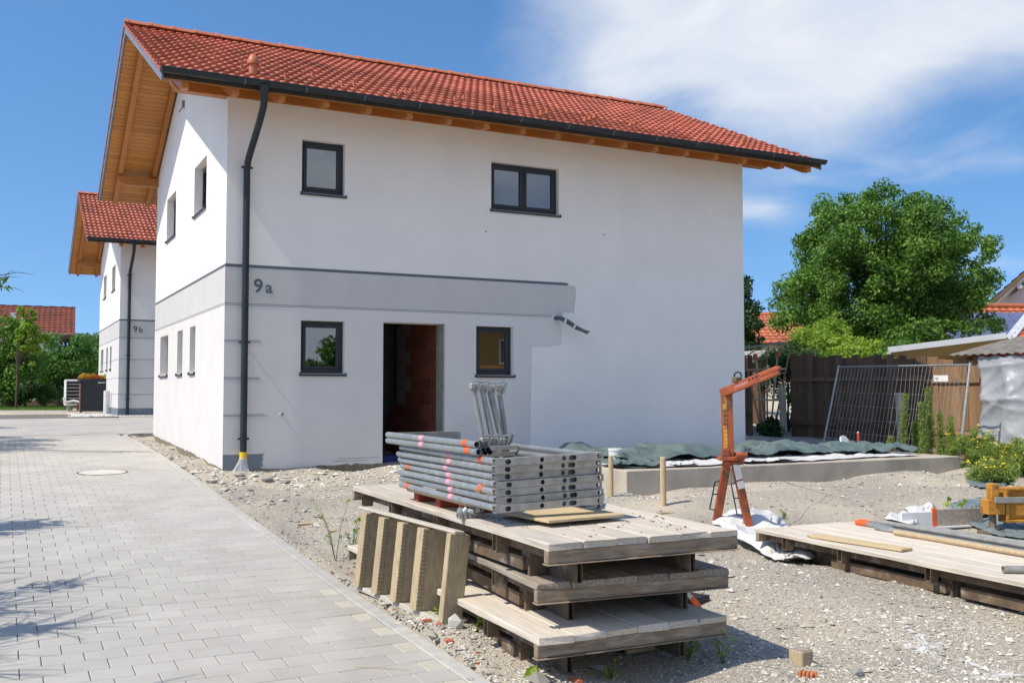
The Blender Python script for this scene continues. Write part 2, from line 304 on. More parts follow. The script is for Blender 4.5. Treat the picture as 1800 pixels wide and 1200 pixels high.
def scatter_stones():
    rs = np.random.RandomState(11); n = 230000
    ang = YAW + rs.uniform(-.62, .62, n); d = 3.2*np.exp(rs.uniform(0, 1, n)*2.05)
    x = CAMP.x + d*np.sin(ang); y = CAMP.y + d*np.cos(ang)
    keep = ((x > -.47) | ((x > -.75) & (rs.rand(n) < .05*np.exp((x+.49)*9)))) & ~((x > -.03) & (x < 10.25) & (y > -.03) & (y < 8)) & ~((x > 4.9) & (x < 12) & (y > -3.65) & (y < 0)) & (y < 8.3) & (x < 14.3)
    nz = np.clip(bumps(x*.45+5, y*.45)*22, -1, 1); keep &= rs.rand(n) < .68+.5*nz
    x, y, d, nz = x[keep], y[keep], d[keep], nz[keep]; n = len(x)
    s = np.clip(rs.lognormal(-5.05, .5, n)*(1+d*.018), .003, .04); near = (np.abs(y+.7) < .9) & (x > -.4) & (x < 4); s = np.where(near & (rs.rand(n) < .35), s*2.4, s)
    s = np.where(rs.rand(n) < .006, s*2.6, s); s = np.where((x < 0) & (rs.rand(n) < .5), s*1.5, s)
    base = np.array([[1,0,0],[0,1,0],[-1,0,0],[0,-1,0],[0,0,.75],[0,0,-.6]], float)
    P = base[None]*rs.uniform(.55, 1.35, (n, 6, 1))+rs.normal(0, .18, (n, 6, 3))
    t = rs.uniform(0, 6.28, n); c, sn = np.cos(t)[:, None], np.sin(t)[:, None]
    Q = np.stack([P[..., 0]*c-P[..., 1]*sn, P[..., 0]*sn+P[..., 1]*c, P[..., 2]*rs.uniform(.5, 1, (n, 1))], 2)*s[:, None, None]
    Q += np.stack([x, y, np.where(x < -.487, prof(y)+s*.3, gz(x, y)+s*.18)], 1)[:, None, :]
    f = np.array([[0,1,4],[1,2,4],[2,3,4],[3,0,4],[1,0,5],[2,1,5],[3,2,5],[0,3,5]])
    F = (f[None]+6*np.arange(n)[:, None, None]).reshape(-1, 3)
    tone = np.repeat(np.clip(rs.normal(.42, .26, n), 0, 1.15)+.3*near+.12*nz, 8)
    tag(np_mesh('gravel_stones', Q.reshape(-1, 3), F, stonem, tone), 'loose crushed stones strewn over the building site', 'gravel', kind='stuff')
scatter_stones()
PW, PR = .2405, .2115; KIN, KOUT = -.602, -.487
def paver_mesh(w, l, h=.06, c=.004):
    me = bpy.data.meshes.new('paver'); v = []
    for (a, b, z) in ((w/2, l/2, -h), (w/2, l/2, -c), (w/2-c, l/2-c, 0)): v += [(-a, -b, z), (a, -b, z), (a, b, z), (-a, b, z)]
    f = [(8, 9, 10, 11)]+[(i, (i+1) % 4, 4+(i+1) % 4, 4+i) for i in range(4)]+[(4+i, 4+(i+1) % 4, 8+(i+1) % 4, 8+i) for i in range(4)]
    me.from_pydata(v, [], f); me.update(); return me
def make_driveway():
    m = MB()
    def sheet(x0, x1, vs, dz):
        for a, b in zip(vs[:-1], vs[1:]):
            za, zb = float(prof(a))+dz, float(prof(b))+dz
            m.add([(x0, a, za), (x1, a, za), (x1, b, zb), (x0, b, zb)], [(0, 1, 2, 3)])
    sheet(-5.4, KIN, list(np.arange(-17, 9.2, .7))+[9.2], -.009); sheet(-9, 16, [9.2, 11, 13, 15, 17, 18.8], -.009); sheet(-6, .3, [18.8, 20, 22, 24], -.009)
    d = tag(m.build('driveway', jointm), kind='structure')
    full = paver_mesh(PW-.005, PR-.005); half = paver_mesh(.115, PR-.005); rs = random.Random(5); items = []
    full.materials.append(paverm); half.materials.append(paverY)
    nrow = int((9.15+14)/PR)
    for r in range(nrow):
        v = -14+(r+.5)*PR; A = r % 2
        x = KIN
        if A: items.append((KIN-.06, v, 1)); x = KIN-.12
        while x > -5.3: items.append((x-PW/2, v, 0)); x -= PW
    for r in range(int(9.5/PR)):
        v = 9.2+(r+.5)*PR; x = 5+(r % 2)*PW/2
        while x > -5.3:
            items.append((x, v, 0)); x -= PW
    vis = [it for it in items if -3.3 < it[0] and it[1] > -11.2]
    vis.sort(key=lambda t: math.hypot(t[0]-CAMP.x, t[1]-CAMP.y)); parts = set(vis[:300])
    VV, FF, TT = [], [], []; base = np.array([v.co[:] for v in full.vertices]); fb = np.array([p.vertices[:] for p in full.polygons])
    for it in items:
        x, v, h = it; s = (float(prof(v+.1))-float(prof(v-.1)))/.2; z = float(prof(v))+rs.uniform(-.0015, .0015)
        if it in parts:
            link('paver', half if h else full, None, d, (x, v, z), (math.atan(s)+rs.uniform(-.004, .004), rs.uniform(-.004, .004), rs.uniform(-.006, .006)))
        else:
            B = base.copy()
            if h: B[:, 0] *= .5
            B[:, 2] += B[:, 1]*s; B += (x, v, z); FF.append(fb+len(VV)*12); VV.append(B); TT += [rs.random()]*9
    o = np_mesh('paver_field', np.concatenate(VV), np.concatenate(FF), paverm, np.array(TT), d); tag(o, kind='stuff')
    # kerb stones
    path = [(-.5445, v) for v in np.arange(-14, 8.01, 1.0)]
    for a, b in zip(path[:-1], path[1:]): kerb(d, (a[0]+rs.uniform(-.003, .003), a[1]), b)
    arc = [(-.5445, 8.0), (-.535, 8.45), (-.47, 8.8), (-.33, 9.05), (-.1, 9.18), (.5, 9.2), (1.5, 9.2)]
    for a, b in zip(arc[:-1], arc[1:]): kerb(d, a, b)
def kerb(par, a, b):
    m = MB(); m.beam((a[0], a[1], float(prof(a[1]))-.09), (b[0], b[1], float(prof(b[1]))-.09), .113, .2); m.build('kerb_stone', kerbm, par, bevel=.008, seg=2)
make_driveway()
def manhole():
    c = (-1.655, .55, float(prof(.55))); s = .038
    o = empty('manhole_cover', c, 0, 'round manhole cover with concrete centre and rusty iron ring in paving', 'manhole cover'); o.rotation_euler = (s, 0, 0)
    m = MB(); n = 40
    for r0, r1, z0, z1 in ((.375, .345, -.002, .006), (.345, .335, .006, .006), (.335, .33, .006, -.001)):
        vs = [(r*math.cos(6.28319*i/n), r*math.sin(6.28319*i/n), z) for r, z in ((r0, z0), (r1, z1)) for i in range(n)]
        m.add(vs, [(i, (i+1) % n, n+(i+1) % n, n+i) for i in range(n)])
    m.build('iron_ring', rustm, o)
    m = MB(); m.cyl((0, 0, -.02), (0, 0, .004), .331, n=40); m.build('concrete_disc', M('manhole_concrete', (.6, .58, .53), (.5, .48, .43), scale=8), o)
manhole()

# ---------------------------------------------------------------- house
SL = .46; APEX = 8.14; WD = 7.87; LEN = 10.2; RV = WD/2; U0, U1 = -1.13, 11.22; TH = math.atan(SL)
zt = lambda v: APEX-SL*abs(v-RV)
def wall_mesh(a0, a1, z0, ztop, holes, thick, reveal, axis):
    """Rectangular wall with real openings. axis 'f': a=x,d=y ; 'g': a=y,d=x"""
    m = MB(); P = (lambda a, d, z: (a, d, z)) if axis == 'f' else (lambda a, d, z: (d, a, z))
    A = sorted({a0, a1, *[h[0] for h in holes], *[h[1] for h in holes]}); Zs = sorted({z0, ztop, *[h[2] for h in holes], *[h[3] for h in holes]})
    for i in range(len(A)-1):
        for j in range(len(Zs)-1):
            ca, cz = (A[i]+A[i+1])/2, (Zs[j]+Zs[j+1])/2
            if any(h[0] < ca < h[1] and h[2] < cz < h[3] for h in holes): continue
            for d in (0, thick):
                q = [P(A[i], d, Zs[j]), P(A[i+1], d, Zs[j]), P(A[i+1], d, Zs[j+1]), P(A[i], d, Zs[j+1])]
                m.add(q, [(0, 1, 2, 3)])
    for h in holes:
        a, b, c, e = h
        for q in ([(a, c), (a, e)], [(b, c), (b, e)], [(a, c), (b, c)], [(a, e), (b, e)]):
            (x0, y0), (x1, y1) = q; m.add([P(x0, 0, y0), P(x1, 0, y1), P(x1, thick, y1), P(x0, thick, y0)], [(0, 1, 2, 3)])
    m.add([P(a0, 0, ztop), P(a1, 0, ztop), P(a1, thick, ztop), P(a0, thick, ztop)], [(0, 1, 2, 3)])
    return m
def window(par, axis, a0, a1, z0, z1, depth, mull=False, handle=False):
    Bx = (lambda m, a, b, d, e, z, y: m.box(a, b, d, e, z, y)) if axis == 'f' else (lambda m, a, b, d, e, z, y: m.box(d, e, a, b, z, y))
    fw = .055; m = MB(); d0, d1 = depth, depth+.075
    Bx(m, a0, a1, d0, d1, z1-fw, z1); Bx(m, a0, a1, d0, d1, z0, z0+fw+.015); Bx(m, a0, a0+fw, d0, d1, z0+fw+.015, z1-fw); Bx(m, a1-fw, a1, d0, d1, z0+fw+.015, z1-fw)
    w = m.build('window', anth, par, bevel=.004)
    spans = [(a0+fw, a1-fw)] if not mull else [(a0+fw, (a0+a1)/2-.02), ((a0+a1)/2+.02, a1-fw)]
    if mull: m = MB(); Bx(m, (a0+a1)/2-.02, (a0+a1)/2+.02, d0+.005, d1-.005, z0+fw+.015, z1-fw); m.build('mullion', anth, w)
    for s0, s1 in spans:
        m = MB(); sw = .05; b, t = z0+fw+.016, z1-fw-.001; e0, e1 = d0-.012, d1-.02; s0 += .001; s1 -= .001
        Bx(m, s0, s1, e0, e1, t-sw, t); Bx(m, s0, s1, e0, e1, b, b+sw); Bx(m, s0, s0+sw, e0, e1, b+sw, t-sw); Bx(m, s1-sw, s1, e0, e1, b+sw, t-sw)
        m.build('sash', anth, w, bevel=.004)
        m = MB(); Bx(m, s0+sw-.004, s1-sw+.004, d0+.018, d0+.026, b+sw-.004, t-sw+.004); m.build('pane', glassm, w)
        if handle: m = MB(); Bx(m, s1-.03, s1-.012, d1+.0, d1+.05, (b+t)/2-.05, (b+t)/2+.06); m.build('handle', whitem, w)
    m = MB(); x0, x1 = a0-.02, a1+.03
    P = (lambda a, d, z: (a, d, z)) if axis == 'f' else (lambda a, d, z: (d, a, z))
    prof_ = [(d0+.02, z0+.002), (-.035, z0-.012), (-.035, z0-.042), (-.029, z0-.042), (-.029, z0-.018), (d0+.02, z0-.006)]
    n = len(prof_); vs = [P(x0, d, z) for d, z in prof_]+[P(x1, d, z) for d, z in prof_]
    m.add(vs, [tuple(range(n)), tuple(range(n, 2*n))[::-1]]+[(i, (i+1) % n, n+(i+1) % n, n+i) for i in range(n)])
    for e0, e1 in ((x0, x0+.012), (x1-.012, x1)): Bx(m, e0, e1, -.035, .0, z0-.04, z0+.012)
    m.build('sill', anth, w, fixn=True)
    return w
def tile_mesh():
    me = bpy.data.meshes.new('tile'); n = 12; w = .302; L = .40; v = []; f = []
    wav = lambda k: .0165*math.cos(4*math.pi*(k/n)-.9)+.012
    for y, dz in ((0, .052), (L, .002)): v += [(-w/2+w*k/n, y, wav(k)+dz) for k in range(n+1)]
    v += [(-w/2+w*k/n, 0, wav(k)+.010) for k in range(n+1)]; q = n+1
    f += [(k, k+1, q+k+1, q+k) for k in range(n)]; f += [(2*q+k, 2*q+k+1, k+1, k) for k in range(n)]
    f += [(0, q, 2*q), (q-1, 3*q-1, 2*q-1)]
    me.from_pydata(v, [], f); me.polygons.foreach_set('use_smooth', [i < n for i in range(len(f))]); me.update(); me.materials.append(tilem); return me
TILE = tile_mesh()
def ridge_mesh():
    m = MB(); n = 8; L = .42
    for y0, y1, r0, r1 in ((0, .06, .118, .118), (.06, L, .108, .098)):
        vs = [(y, r*math.cos(math.pi*(k/n)*.86+.22), r*math.sin(math.pi*(k/n)*.86+.22)) for y, r in ((y0, r0), (y1, r1)) for k in range(n+1)]
        m.add(vs, [(k, k+1, n+2+k, n+1+k) for k in range(n)], True)
    vs = [(0, r*math.cos(math.pi*(k/n)*.86+.22), r*math.sin(math.pi*(k/n)*.86+.22)) for r in (.118, .09) for k in range(n+1)]
    m.add(vs, [(k, k+1, n+2+k, n+1+k) for k in range(n)])
    me = bpy.data.meshes.new('ridge_tile'); me.from_pydata(m.v, [], m.f); me.polygons.foreach_set('use_smooth', m.sm); me.update(); me.materials.append(ridgem); return me
RIDGE = ridge_mesh()
def guard_mesh():
    m = MB(); m.add([(-.012, 0, 0), (.012, 0, 0), (.012, .11, .0), (-.012, .11, .0), (-.012, .02, .085), (.012, .02, .085)], [(0, 1, 5, 4), (2, 3, 4, 5), (0, 4, 3), (1, 2, 5), (0, 3, 2, 1)])
    me = bpy.data.meshes.new('snow_guard'); me.from_pydata(m.v, [], m.f); me.update(); me.materials.append(ridgem); return me
GUARD = guard_mesh()
TW = (U1-U0)/41; TP = (5.085/math.cos(TH))/16
def text_mesh(s, h, mat, name, par, loc, bold=.035):
    c = bpy.data.curves.new('txt', 'FONT'); c.body = s; c.size = h/.73; c.offset = bold*h; c.extrude = .003; c.resolution_u = 4
    t = bpy.data.objects.new('txt', c); COL.objects.link(t); bpy.context.view_layer.update()
    me = bpy.data.meshes.new_from_object(t.evaluated_get(bpy.context.evaluated_depsgraph_get())); bpy.data.objects.remove(t)
    me.materials.clear(); me.materials.append(mat); o = link(name, me, None, par, loc, (math.pi/2, 0, 0)); return o
def build_house(O, letter, label, first):
    R = empty('house', O, 0, label, 'house'); rs = random.Random(3 if first else 4); ZB = -.45
    ft = [(1.185, 1.905, 1.57, 2.415), (4.262, 4.985, 1.565, 2.415), (1.175, 1.885, 4.465, 5.325), (4.55, 5.92, 4.475, 5.325)]
    door = (2.565, 3.683, .03, 2.432)
    gb = [(1.74, 2.95, 4.435, 5.315), (5.1, 6.32, 4.435, 5.315), (5.83, 6.95, 1.615, 2.445), (3.985, 4.6, 1.615, 2.445), (2.585, 3.15, 1.615, 2.445)]
    fh = ft + ([door] if first else [])
    fw = wall_mesh(0, LEN, ZB, 5.9, fh, .365, .14, 'f').build('front_wall', plaster, R)
    gw = wall_mesh(.0005, WD, ZB, 5.9, gb, .365, .14, 'g')
    gw.v = [(x, y, z) for x, y, z in gw.v]
    top = lambda v: zt(v)-.17
    for d in (0, .365): gw.add([(d, .0005, 5.9), (d, WD, 5.9), (d, WD, top(WD)), (d, RV, top(RV)), (d, .0005, top(0))], [(0, 1, 2, 3, 4)])
    gw.build('gable_wall', plaster, R)
    m = MB(); m.box(.366, LEN, WD-.365, WD, ZB, 5.9); m.box(LEN-.365, LEN-.0005, .366, WD-.366, ZB, 5.9)
    for d in (LEN-.0005, LEN-.365): m.add([(d, 0, 5.9), (d, WD, 5.9), (d, WD, top(WD)), (d, RV, top(RV)), (d, 0, top(0))], [(0, 1, 2, 3, 4)])
    m.build('rear_wall', plaster, R)
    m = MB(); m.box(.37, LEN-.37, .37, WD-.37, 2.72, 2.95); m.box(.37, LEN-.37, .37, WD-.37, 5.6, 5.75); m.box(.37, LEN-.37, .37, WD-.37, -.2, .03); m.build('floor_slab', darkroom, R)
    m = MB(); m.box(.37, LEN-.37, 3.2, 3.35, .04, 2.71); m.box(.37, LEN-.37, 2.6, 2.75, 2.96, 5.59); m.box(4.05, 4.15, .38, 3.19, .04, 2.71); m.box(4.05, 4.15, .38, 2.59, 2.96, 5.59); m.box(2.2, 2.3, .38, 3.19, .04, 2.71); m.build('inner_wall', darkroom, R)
    if first:
        # clay block partition beside the door
        for r in range(10):
            for k in range(5):
                y0 = .42+k*.5-(r % 2)*.25
                if r >= 4 and k >= 3: continue
                m = MB(); m.box(3.70, 3.94, max(y0, .37), y0+.492, .035+r*.25, .035+r*.25+.243); m.build('clay_block', brickm, R)
        m = MB(); m.box(3.705, 3.935, .372, 2.4, .035, 2.53); m.build('mortar_core', mortar, R)
        m = MB(); m.box(3.665, 3.682, .05, .36, .03, 2.43); m.build('door_reveal', M('reveal_render', (.33, .33, .27), (.25, .25, .2), scale=5), R)
        m = MB(); m.box(2.58, 3.67, -.1, .3, -.12, .06); m.build('door_step', M('brick_step', (.42, .12, .1), (.5, .3, .26), scale=8), R)
        m = MB(); m.box(2.6, 3.1, .35, .7, .06, .2); m.build('blue_foil', M('blue_foil', (.02, .03, .16)), R)
    for i, (a, b, c, d) in enumerate(ft): window(R, 'f', a, b, c, d, .1, mull=(i == 3), handle=False)
    for a, b, c, d in gb: window(R, 'g', a, b, c, d, .145)
    # ---- paint
    e = .003
    def holesplit(a0, a1, z0, z1, holes, axis, mat, name, extra=None):
        m = wall_mesh(a0, a1, z0, z1, [h for h in holes if h[3] > z0 and h[2] < z1 and h[0] < a1], .0005, 0, axis)
        m.v = [((x, y-e, z) if axis == 'f' else (x-e, y, z)) for x, y, z in m.v]
        if extra: m.add([(x, -e, z) for x, z in extra], [tuple(range(len(extra)))])
        return m.build(name, mat, R)
    hf = [(a, b, max(c, .0), min(d, 2.617)) for a, b, c, d in fh if c < 2.6]; hg = [(a, b, c, d) for a, b, c, d in gb if c < 2.6]
    if first:
        rag = [(6.24, 3.206), (6.275, 3.15), (6.27, 2.98), (6.25, 2.85), (6.23, 2.71)]
        m = MB(); m.add([(x, -e, z) for x, z in [(0, 2.63), (5.98, 2.63), (6.0, 2.705), (6.1, 2.712)]+rag[::-1]+[(0, 3.206)]], [tuple(range(9+1))])
        m.build('painted_band', paintA, R, fixn=True)
        xe = [(5.31, .02), (5.33, .9), (5.345, 1.5), (5.36, 2.07)]
        holesplit(0, 5.30, .02, 2.6295, [(a, b, c if c > .1 else .0, d) for a, b, c, d in hf], 'f', paintB, 'painted_field')
        m = MB(); m.add([(x, -e, z) for x, z in [(5.3005, .02)]+xe+[(5.55, 2.085), (5.7, 2.08), (5.98, 2.13), (5.97, 2.35), (5.93, 2.55), (5.98, 2.6295), (5.3005, 2.6295)]], [tuple(range(12))])
        m.build('painted_patch', paintA if False else paintB, R, fixn=True)
    else:
        m = MB(); m.add([(0, -e, 2.63), (LEN, -e, 2.63), (LEN, -e, 3.206), (0, -e, 3.206)], [(0, 1, 2, 3)]); m.build('painted_band', paintA, R)
        holesplit(0, LEN, .25, 2.6295, hf, 'f', paintB, 'painted_field')
    m = MB(); m.add([(-e, 0, 2.63), (-e, WD, 2.63), (-e, WD, 3.206), (-e, 0, 3.206)], [(0, 1, 2, 3)]); m.build('painted_band', paintA, R)
    holesplit(0.0, WD, .02 if first else .25, 2.6295, hg, 'g', paintB, 'painted_field')
    m = MB(); m.add([(-.0045, -.0045, 3.206), (6.1 if first else LEN, -.0045, 3.206), (6.12 if first else LEN, -.0045, 3.225), (6.08 if first else LEN, -.0045, 3.252), (-.0045, -.0045, 3.252)], [(0, 1, 2, 3, 4)])
    m.add([(-.0045, -.0045, 3.206), (-.0045, WD, 3.206), (-.0045, WD, 3.252), (-.0045, -.0045, 3.252)], [(0, 1, 2, 3)]); m.build('painted_stripe', paintD, R)
    def line(x0, x1, z, g=None, h=.006):
        m = MB(); m.box(x0, x1, -.0055, -.001, z-h/2, z+h/2)
        if g: m.box(-.0055, -.001, 0, g, z-h/2, z+h/2)
        m.build('trim_line', paintD, R)
    line(-.0055, 5.77 if first else LEN, 2.644, WD); line(-.0055, 5.77 if first else LEN, 2.618, WD)
    if first:
        for z, L in ((2.075, .55), (1.50, .545), (.93, .62)): line(-.0055, L, z); line(-.0055, L+(.06 if z < 1 else 0), z-.022)
        line(1.80, 2.5, .205); line(1.74, 2.3, .165)
        m = MB(); m.add([(x, -.0042, z) for x, z in [(0, .0), (.585, .0), (.575, .1), (.61, .14), (.59, .19), (.615, .24), (.6, .28), (.625, .318), (0, .318)]], [tuple(range(9))]); m.build('plinth_patch', plinthm, R, fixn=True)
        for ax, Lw in (('f', 2.56), ('g', WD)):
            m = MB(); pts = []; x = 0
            while x < Lw: h_ = rs.uniform(-.01, .03); b0 = .02 if ax == 'f' else float(prof(x))-.02; pts.append((x, b0+.045+h_+(.03 if (ax == 'f' and x > 1.4) else 0))); x += rs.uniform(.05, .16)
            pts.append((Lw, pts[-1][1]))
            for (p, q), (r, s_) in zip(pts[:-1], pts[1:]):
                vs = [(p, -.006, -.3), (r, -.006, -.3), (r, -.006, s_), (p, -.006, q)]
                if ax == 'g': vs = [(y, x_, z) for x_, y, z in vs]
                m.add(vs, [(0, 1, 2, 3)])
            m.build('base_render', mud, R)
        m = MB(); m.cyl((.885, 0, .925), (.885, -.09, .93), .026, n=12, inner=.019); m.build('pipe_stub', whitem, R)
        for k, (x, z) in enumerate(((6.88, 4.19), (4.45, 4.07))): m = MB(); m.cyl((x, .0, z), (x, -.004, z), .018, n=8); m.build('anchor_plug', galvd, R)
        m = MB()                                                     # conduit bundle
        for k in range(6):
            a = k*1.05; ox, oz = .028*math.cos(a), .028*math.sin(a)
            m.tube([(5.83+ox, .02, 2.60+oz), (5.86+ox, -.12, 2.60+oz), (5.98+ox*1.2, -.2, 2.53+oz), (6.15+ox, -.24, 2.42+oz), (6.28+rs.uniform(0, .14), -.26, 2.35+oz+rs.uniform(-.02, .02))], .014, 7)
        cb = m.build('conduit_bundle', M('conduit_grey', (.13, .14, .155), rough=.5), R)
        for p, q in (((5.93, -.175, 2.555), (5.96, -.19, 2.54)), ((6.09, -.22, 2.46), (6.12, -.228, 2.44))): m = MB(); m.cyl(p, q, .052, n=12); m.build('white_tie', whitem, cb)
        m = MB(); m.box(5.76, 5.84, -.012, .001, 2.54, 2.66); m.build('bare_render_patch', whitem, R)
    else:
        m = MB(); m.box(-.006, LEN, -.006, -.001, ZB, .25); m.box(-.006, -.001, 0, WD, ZB, .25); m.build('plinth', plinthm, R)
        for z in (1.9, 1.27, .72): line(-.0055, LEN, z, WD, .012)
        m = MB(); m.tube([(1.55, .01, .78), (1.6, -.06, .8), (1.68, -.08, .7), (1.78, -.06, .52), (1.86, -.05, .55), (1.85, -.06, .72), (1.72, -.07, .8), (1.6, -.06, .7), (1.66, -.06, .5), (1.78, -.06, .35)], .012, 6); m.build('cable_coil', blackm, R)
    o = text_mesh('9', .215, paintD, 'house_number', R, (.43, -.0035, 2.83)); o = text_mesh(letter, .19 if letter == 'a' else .19, paintD, 'house_letter', R, (.615, -.0035, 2.828))
    # ---- roof
    m = MB(); sh = lambda d: [(U0+.03, -1.12, zt(-1.12)-d), (U1-.03, -1.12, zt(-1.12)-d), (U1-.03, RV, APEX-d), (U0+.03, RV, APEX-d)]
    for mir in (0, 1):
        f_ = (lambda p: (p[0], 2*RV-p[1], p[2])) if mir else (lambda p: p)
        t0, b0 = [f_(p) for p in sh(.075)], [f_(p) for p in sh(.139)]; m.add(t0+b0, [(0, 1, 2, 3), (7, 6, 5, 4), (0, 4, 5, 1), (1, 5, 6, 2), (3, 7, 4, 0)])
    roof = m.build('roof', M('underlay', (.05, .04, .035)) if first else MATS['underlay'], R, fixn=True)
    rows = []; cs, sn = math.cos(TH), math.sin(TH)
    for r in range(16):
        for c in range(41):
            u = U0+(c+.5)*TW; s = r*TP; rows.append((u, -1.15+s*cs, zt(-1.15)-.062+s*sn, r, c))
    ox = Vector(O)
    if first: cand = sorted(rows, key=lambda t: (Vector((t[0], t[1], t[2]))+ox-CAMP).length)[:300]
    else: cand = sorted([t for t in rows if t[0] < 4.2], key=lambda t: t[0])[:300]
    cs_ = {(t[3], t[4]) for t in cand}; base = np.array([v.co[:] for v in TILE.vertices]); polys = [p.vertices[:] for p in TILE.polygons]
    q4 = np.array([p for p in polys if len(p) == 4]); VV = []; k = 0; TT = []
    for (u, v, z, r, c) in rows:
        if (r, c) in cs_: link('tile', TILE, None, roof, (u, v, z+rs.uniform(-.002, .002)), (TH+rs.uniform(-.006, .006), rs.uniform(-.006, .006), rs.uniform(-.006, .006)))
        for back in ((0, 1) if (r, c) not in cs_ else (1,)):
            B = base.copy(); y = B[:, 1]*cs-B[:, 2]*sn; zz = B[:, 1]*sn+B[:, 2]*cs; X = B[:, 0]+u; Y = y+v; Zz = zz+z+rs.uniform(-.002, .002)
            if back: Y = 2*RV-Y; X = 2*u-X
            VV.append(np.stack([X, Y, Zz], 1)); TT += [rs.random()]*len(q4)
    nV = len(base); F = np.concatenate([q4+i*nV for i in range(len(VV))])
    tag(np_mesh('tile_field', np.concatenate(VV), F, tilem, np.array(TT), roof), kind='stuff')
    for k in range(30):
        link('ridge_tile', RIDGE, None, roof, (U0-.01+k*.4105, RV, APEX-.035+rs.uniform(-.003, .003)), (0, rs.uniform(-.006, .006), 0))
    for c in range(2, 40):
        for r in ((2+(c//1) % 3),) if c % 4 < 3 else ():
            if not first and c > 14: continue
            u = U0+(c+.5)*TW-.05; s = r*TP+.04; link('snow_guard', GUARD, None, roof, (u, -1.15+s*cs, zt(-1.15)+.012+s*sn), (TH, 0, 0))
            if c < 8 and r < 4:
                s2 = s+2*TP; link('snow_guard', GUARD, None, roof, (u-.3, -1.15+s2*cs, zt(-1.15)+.012+s2*sn), (TH, 0, 0))
    vp = at_y(445, 108, -.35) if first else Vector((3.0, .3, 0)); vx, vy = (vp.x, -.35) if first else (2.55, .6)
    m = MB(); zz = zt(vy); m.cyl((vx, vy, zz-.05), (vx, vy, zz+.13), .065, n=16); pts = [(.09, .13), (.094, .16), (.08, .215), (.052, .265), (.016, .30), (0.001, .303)]
    n = 16; vs = [(vx+r*math.cos(6.28319*i/n), vy+r*math.sin(6.28319*i/n), zz+h) for r, h in pts for i in range(n)]
    m.add(vs, [(j*n+i, j*n+(i+1) % n, (j+1)*n+(i+1) % n, (j+1)*n+i) for j in range(len(pts)-1) for i in range(n)], True); m.add(vs[:n], [tuple(range(n))[::-1]]); m.build('roof_vent', ridgem, roof)
    # soffit boards, rafters, purlins
    nb = 44; bw = 5.03/nb
    for mir in (0, 1):
        for k in range(nb):
            v0, v1 = -1.1+k*bw, -1.1+(k+1)*bw-.010
            if mir: v0, v1 = 2*RV-v0, 2*RV-v1
            m = MB(); m.add([(x, v, zt(v)-d) for d in (.16, .14) for x, v in ((U0+.035, v0), (U1-.035, v0), (U1-.035, v1), (U0+.035, v1))], [(0, 3, 2, 1), (4, 5, 6, 7), (0, 1, 5, 4), (1, 2, 6, 5), (2, 3, 7, 6), (3, 0, 4, 7)])
            m.build('soffit_board', woodm, roof)
    ru = [-.80, -.09]+[.58+.676*i for i in range(15)]+[LEN+.09+.0, 10.98]
    ru = sorted(set([round(x, 3) for x in ru if x < 10.0 or x > 10.2]))
    for mir in (0, 1):
        for x in ru:
            m = MB(); vs = []
            for xx in (x-.05, x+.05): vs += [(xx, -1.06, zt(-1.06)-.161), (xx, -1.06, zt(-1.06)-.26), (xx, -.9, zt(-.9)-.325), (xx, RV-.01, zt(RV-.01)-.325), (xx, RV-.01, zt(RV-.01)-.161)]
            if mir: vs = [(a, 2*RV-b, c) for a, b, c in vs]
            m.add(vs, [(0, 1, 2, 3, 4), (9, 8, 7, 6, 5)]+[(i, i+5, (i+1) % 5+5, (i+1) % 5) for i in range(5)]); m.build('rafter', beamm, roof, fixn=True, bevel=.006)
    for y0, y1, zb, h in ((-.02, .16, 5.85, .19), (WD-.16, WD+.02, 5.85, .19), (RV-.09, RV+.09, APEX-.60, .27)):
        m = MB(); a, b = U0+.27, U1-.27; z1 = zb+h
        poly = [(a, z1), (a+.02, zb+.1), (a+.09, zb+.02), (a+.13, zb), (b-.13, zb), (b-.09, zb+.02), (b-.02, zb+.1), (b, z1)]
        n = len(poly); vs = [(x, y0, z) for x, z in poly]+[(x, y1, z) for x, z in poly]; m.add(vs, [tuple(range(n)), tuple(range(2*n-1, n-1, -1))]+[(i, i+n, (i+1) % n+n, (i+1) % n) for i in range(n)])
        m.build('purlin', beamm, roof, fixn=True, bevel=.008)
    m = MB()
    for y0, y1 in ((.17, .2), (WD-.2, WD-.17)): m.box(0.01, LEN-.01, y0, y1, 5.88, zt(y0)-.17)
    m.build('eaves_infill', woodm, roof)
    for mir in (0, 1):                                               # hanging flanges of the verge tiles
        for r in range(16):
            for xv in ((U0-.03,) if True else ()):
                s0, s1 = r*TP, r*TP+TP*1.04; va_, vb_ = -1.15+s0*cs, -1.15+s1*cs; za, zb_ = zt(-1.15)+s0*sn+.02, zt(-1.15)+s1*sn-.012
                vs = [(x, v, z) for x in (xv, xv+.02) for v, z in ((va_, za-.075), (vb_, zb_-.05), (vb_, zb_), (va_, za))]
                if mir: vs = [(a, 2*RV-b, c) for a, b, c in vs]
                m = MB(); m.add(vs, [(0, 1, 2, 3), (7, 6, 5, 4)]+[(i, i+4, (i+1) % 4+4, (i+1) % 4) for i in range(4)]); m.build('verge_tile', tilem, roof, fixn=True)
    for x0 in (U0-.004, U1-.016):
        for mir in (0, 1):
            m = MB(); vs = [(x, v, zt(v)-d) for x in (x0, x0+.028) for v, d in ((-1.13, .05), (-1.13, .185), (RV-.001, .185), (RV-.001, .07))]
            if mir: vs = [(a, 2*RV-b, c) for a, b, c in vs]
            m.add(vs, [(0, 1, 2, 3), (7, 6, 5, 4)]+[(i, i+4, (i+1) % 4+4, (i+1) % 4) for i in range(4)]); m.build('verge_board', greym, roof, fixn=True)
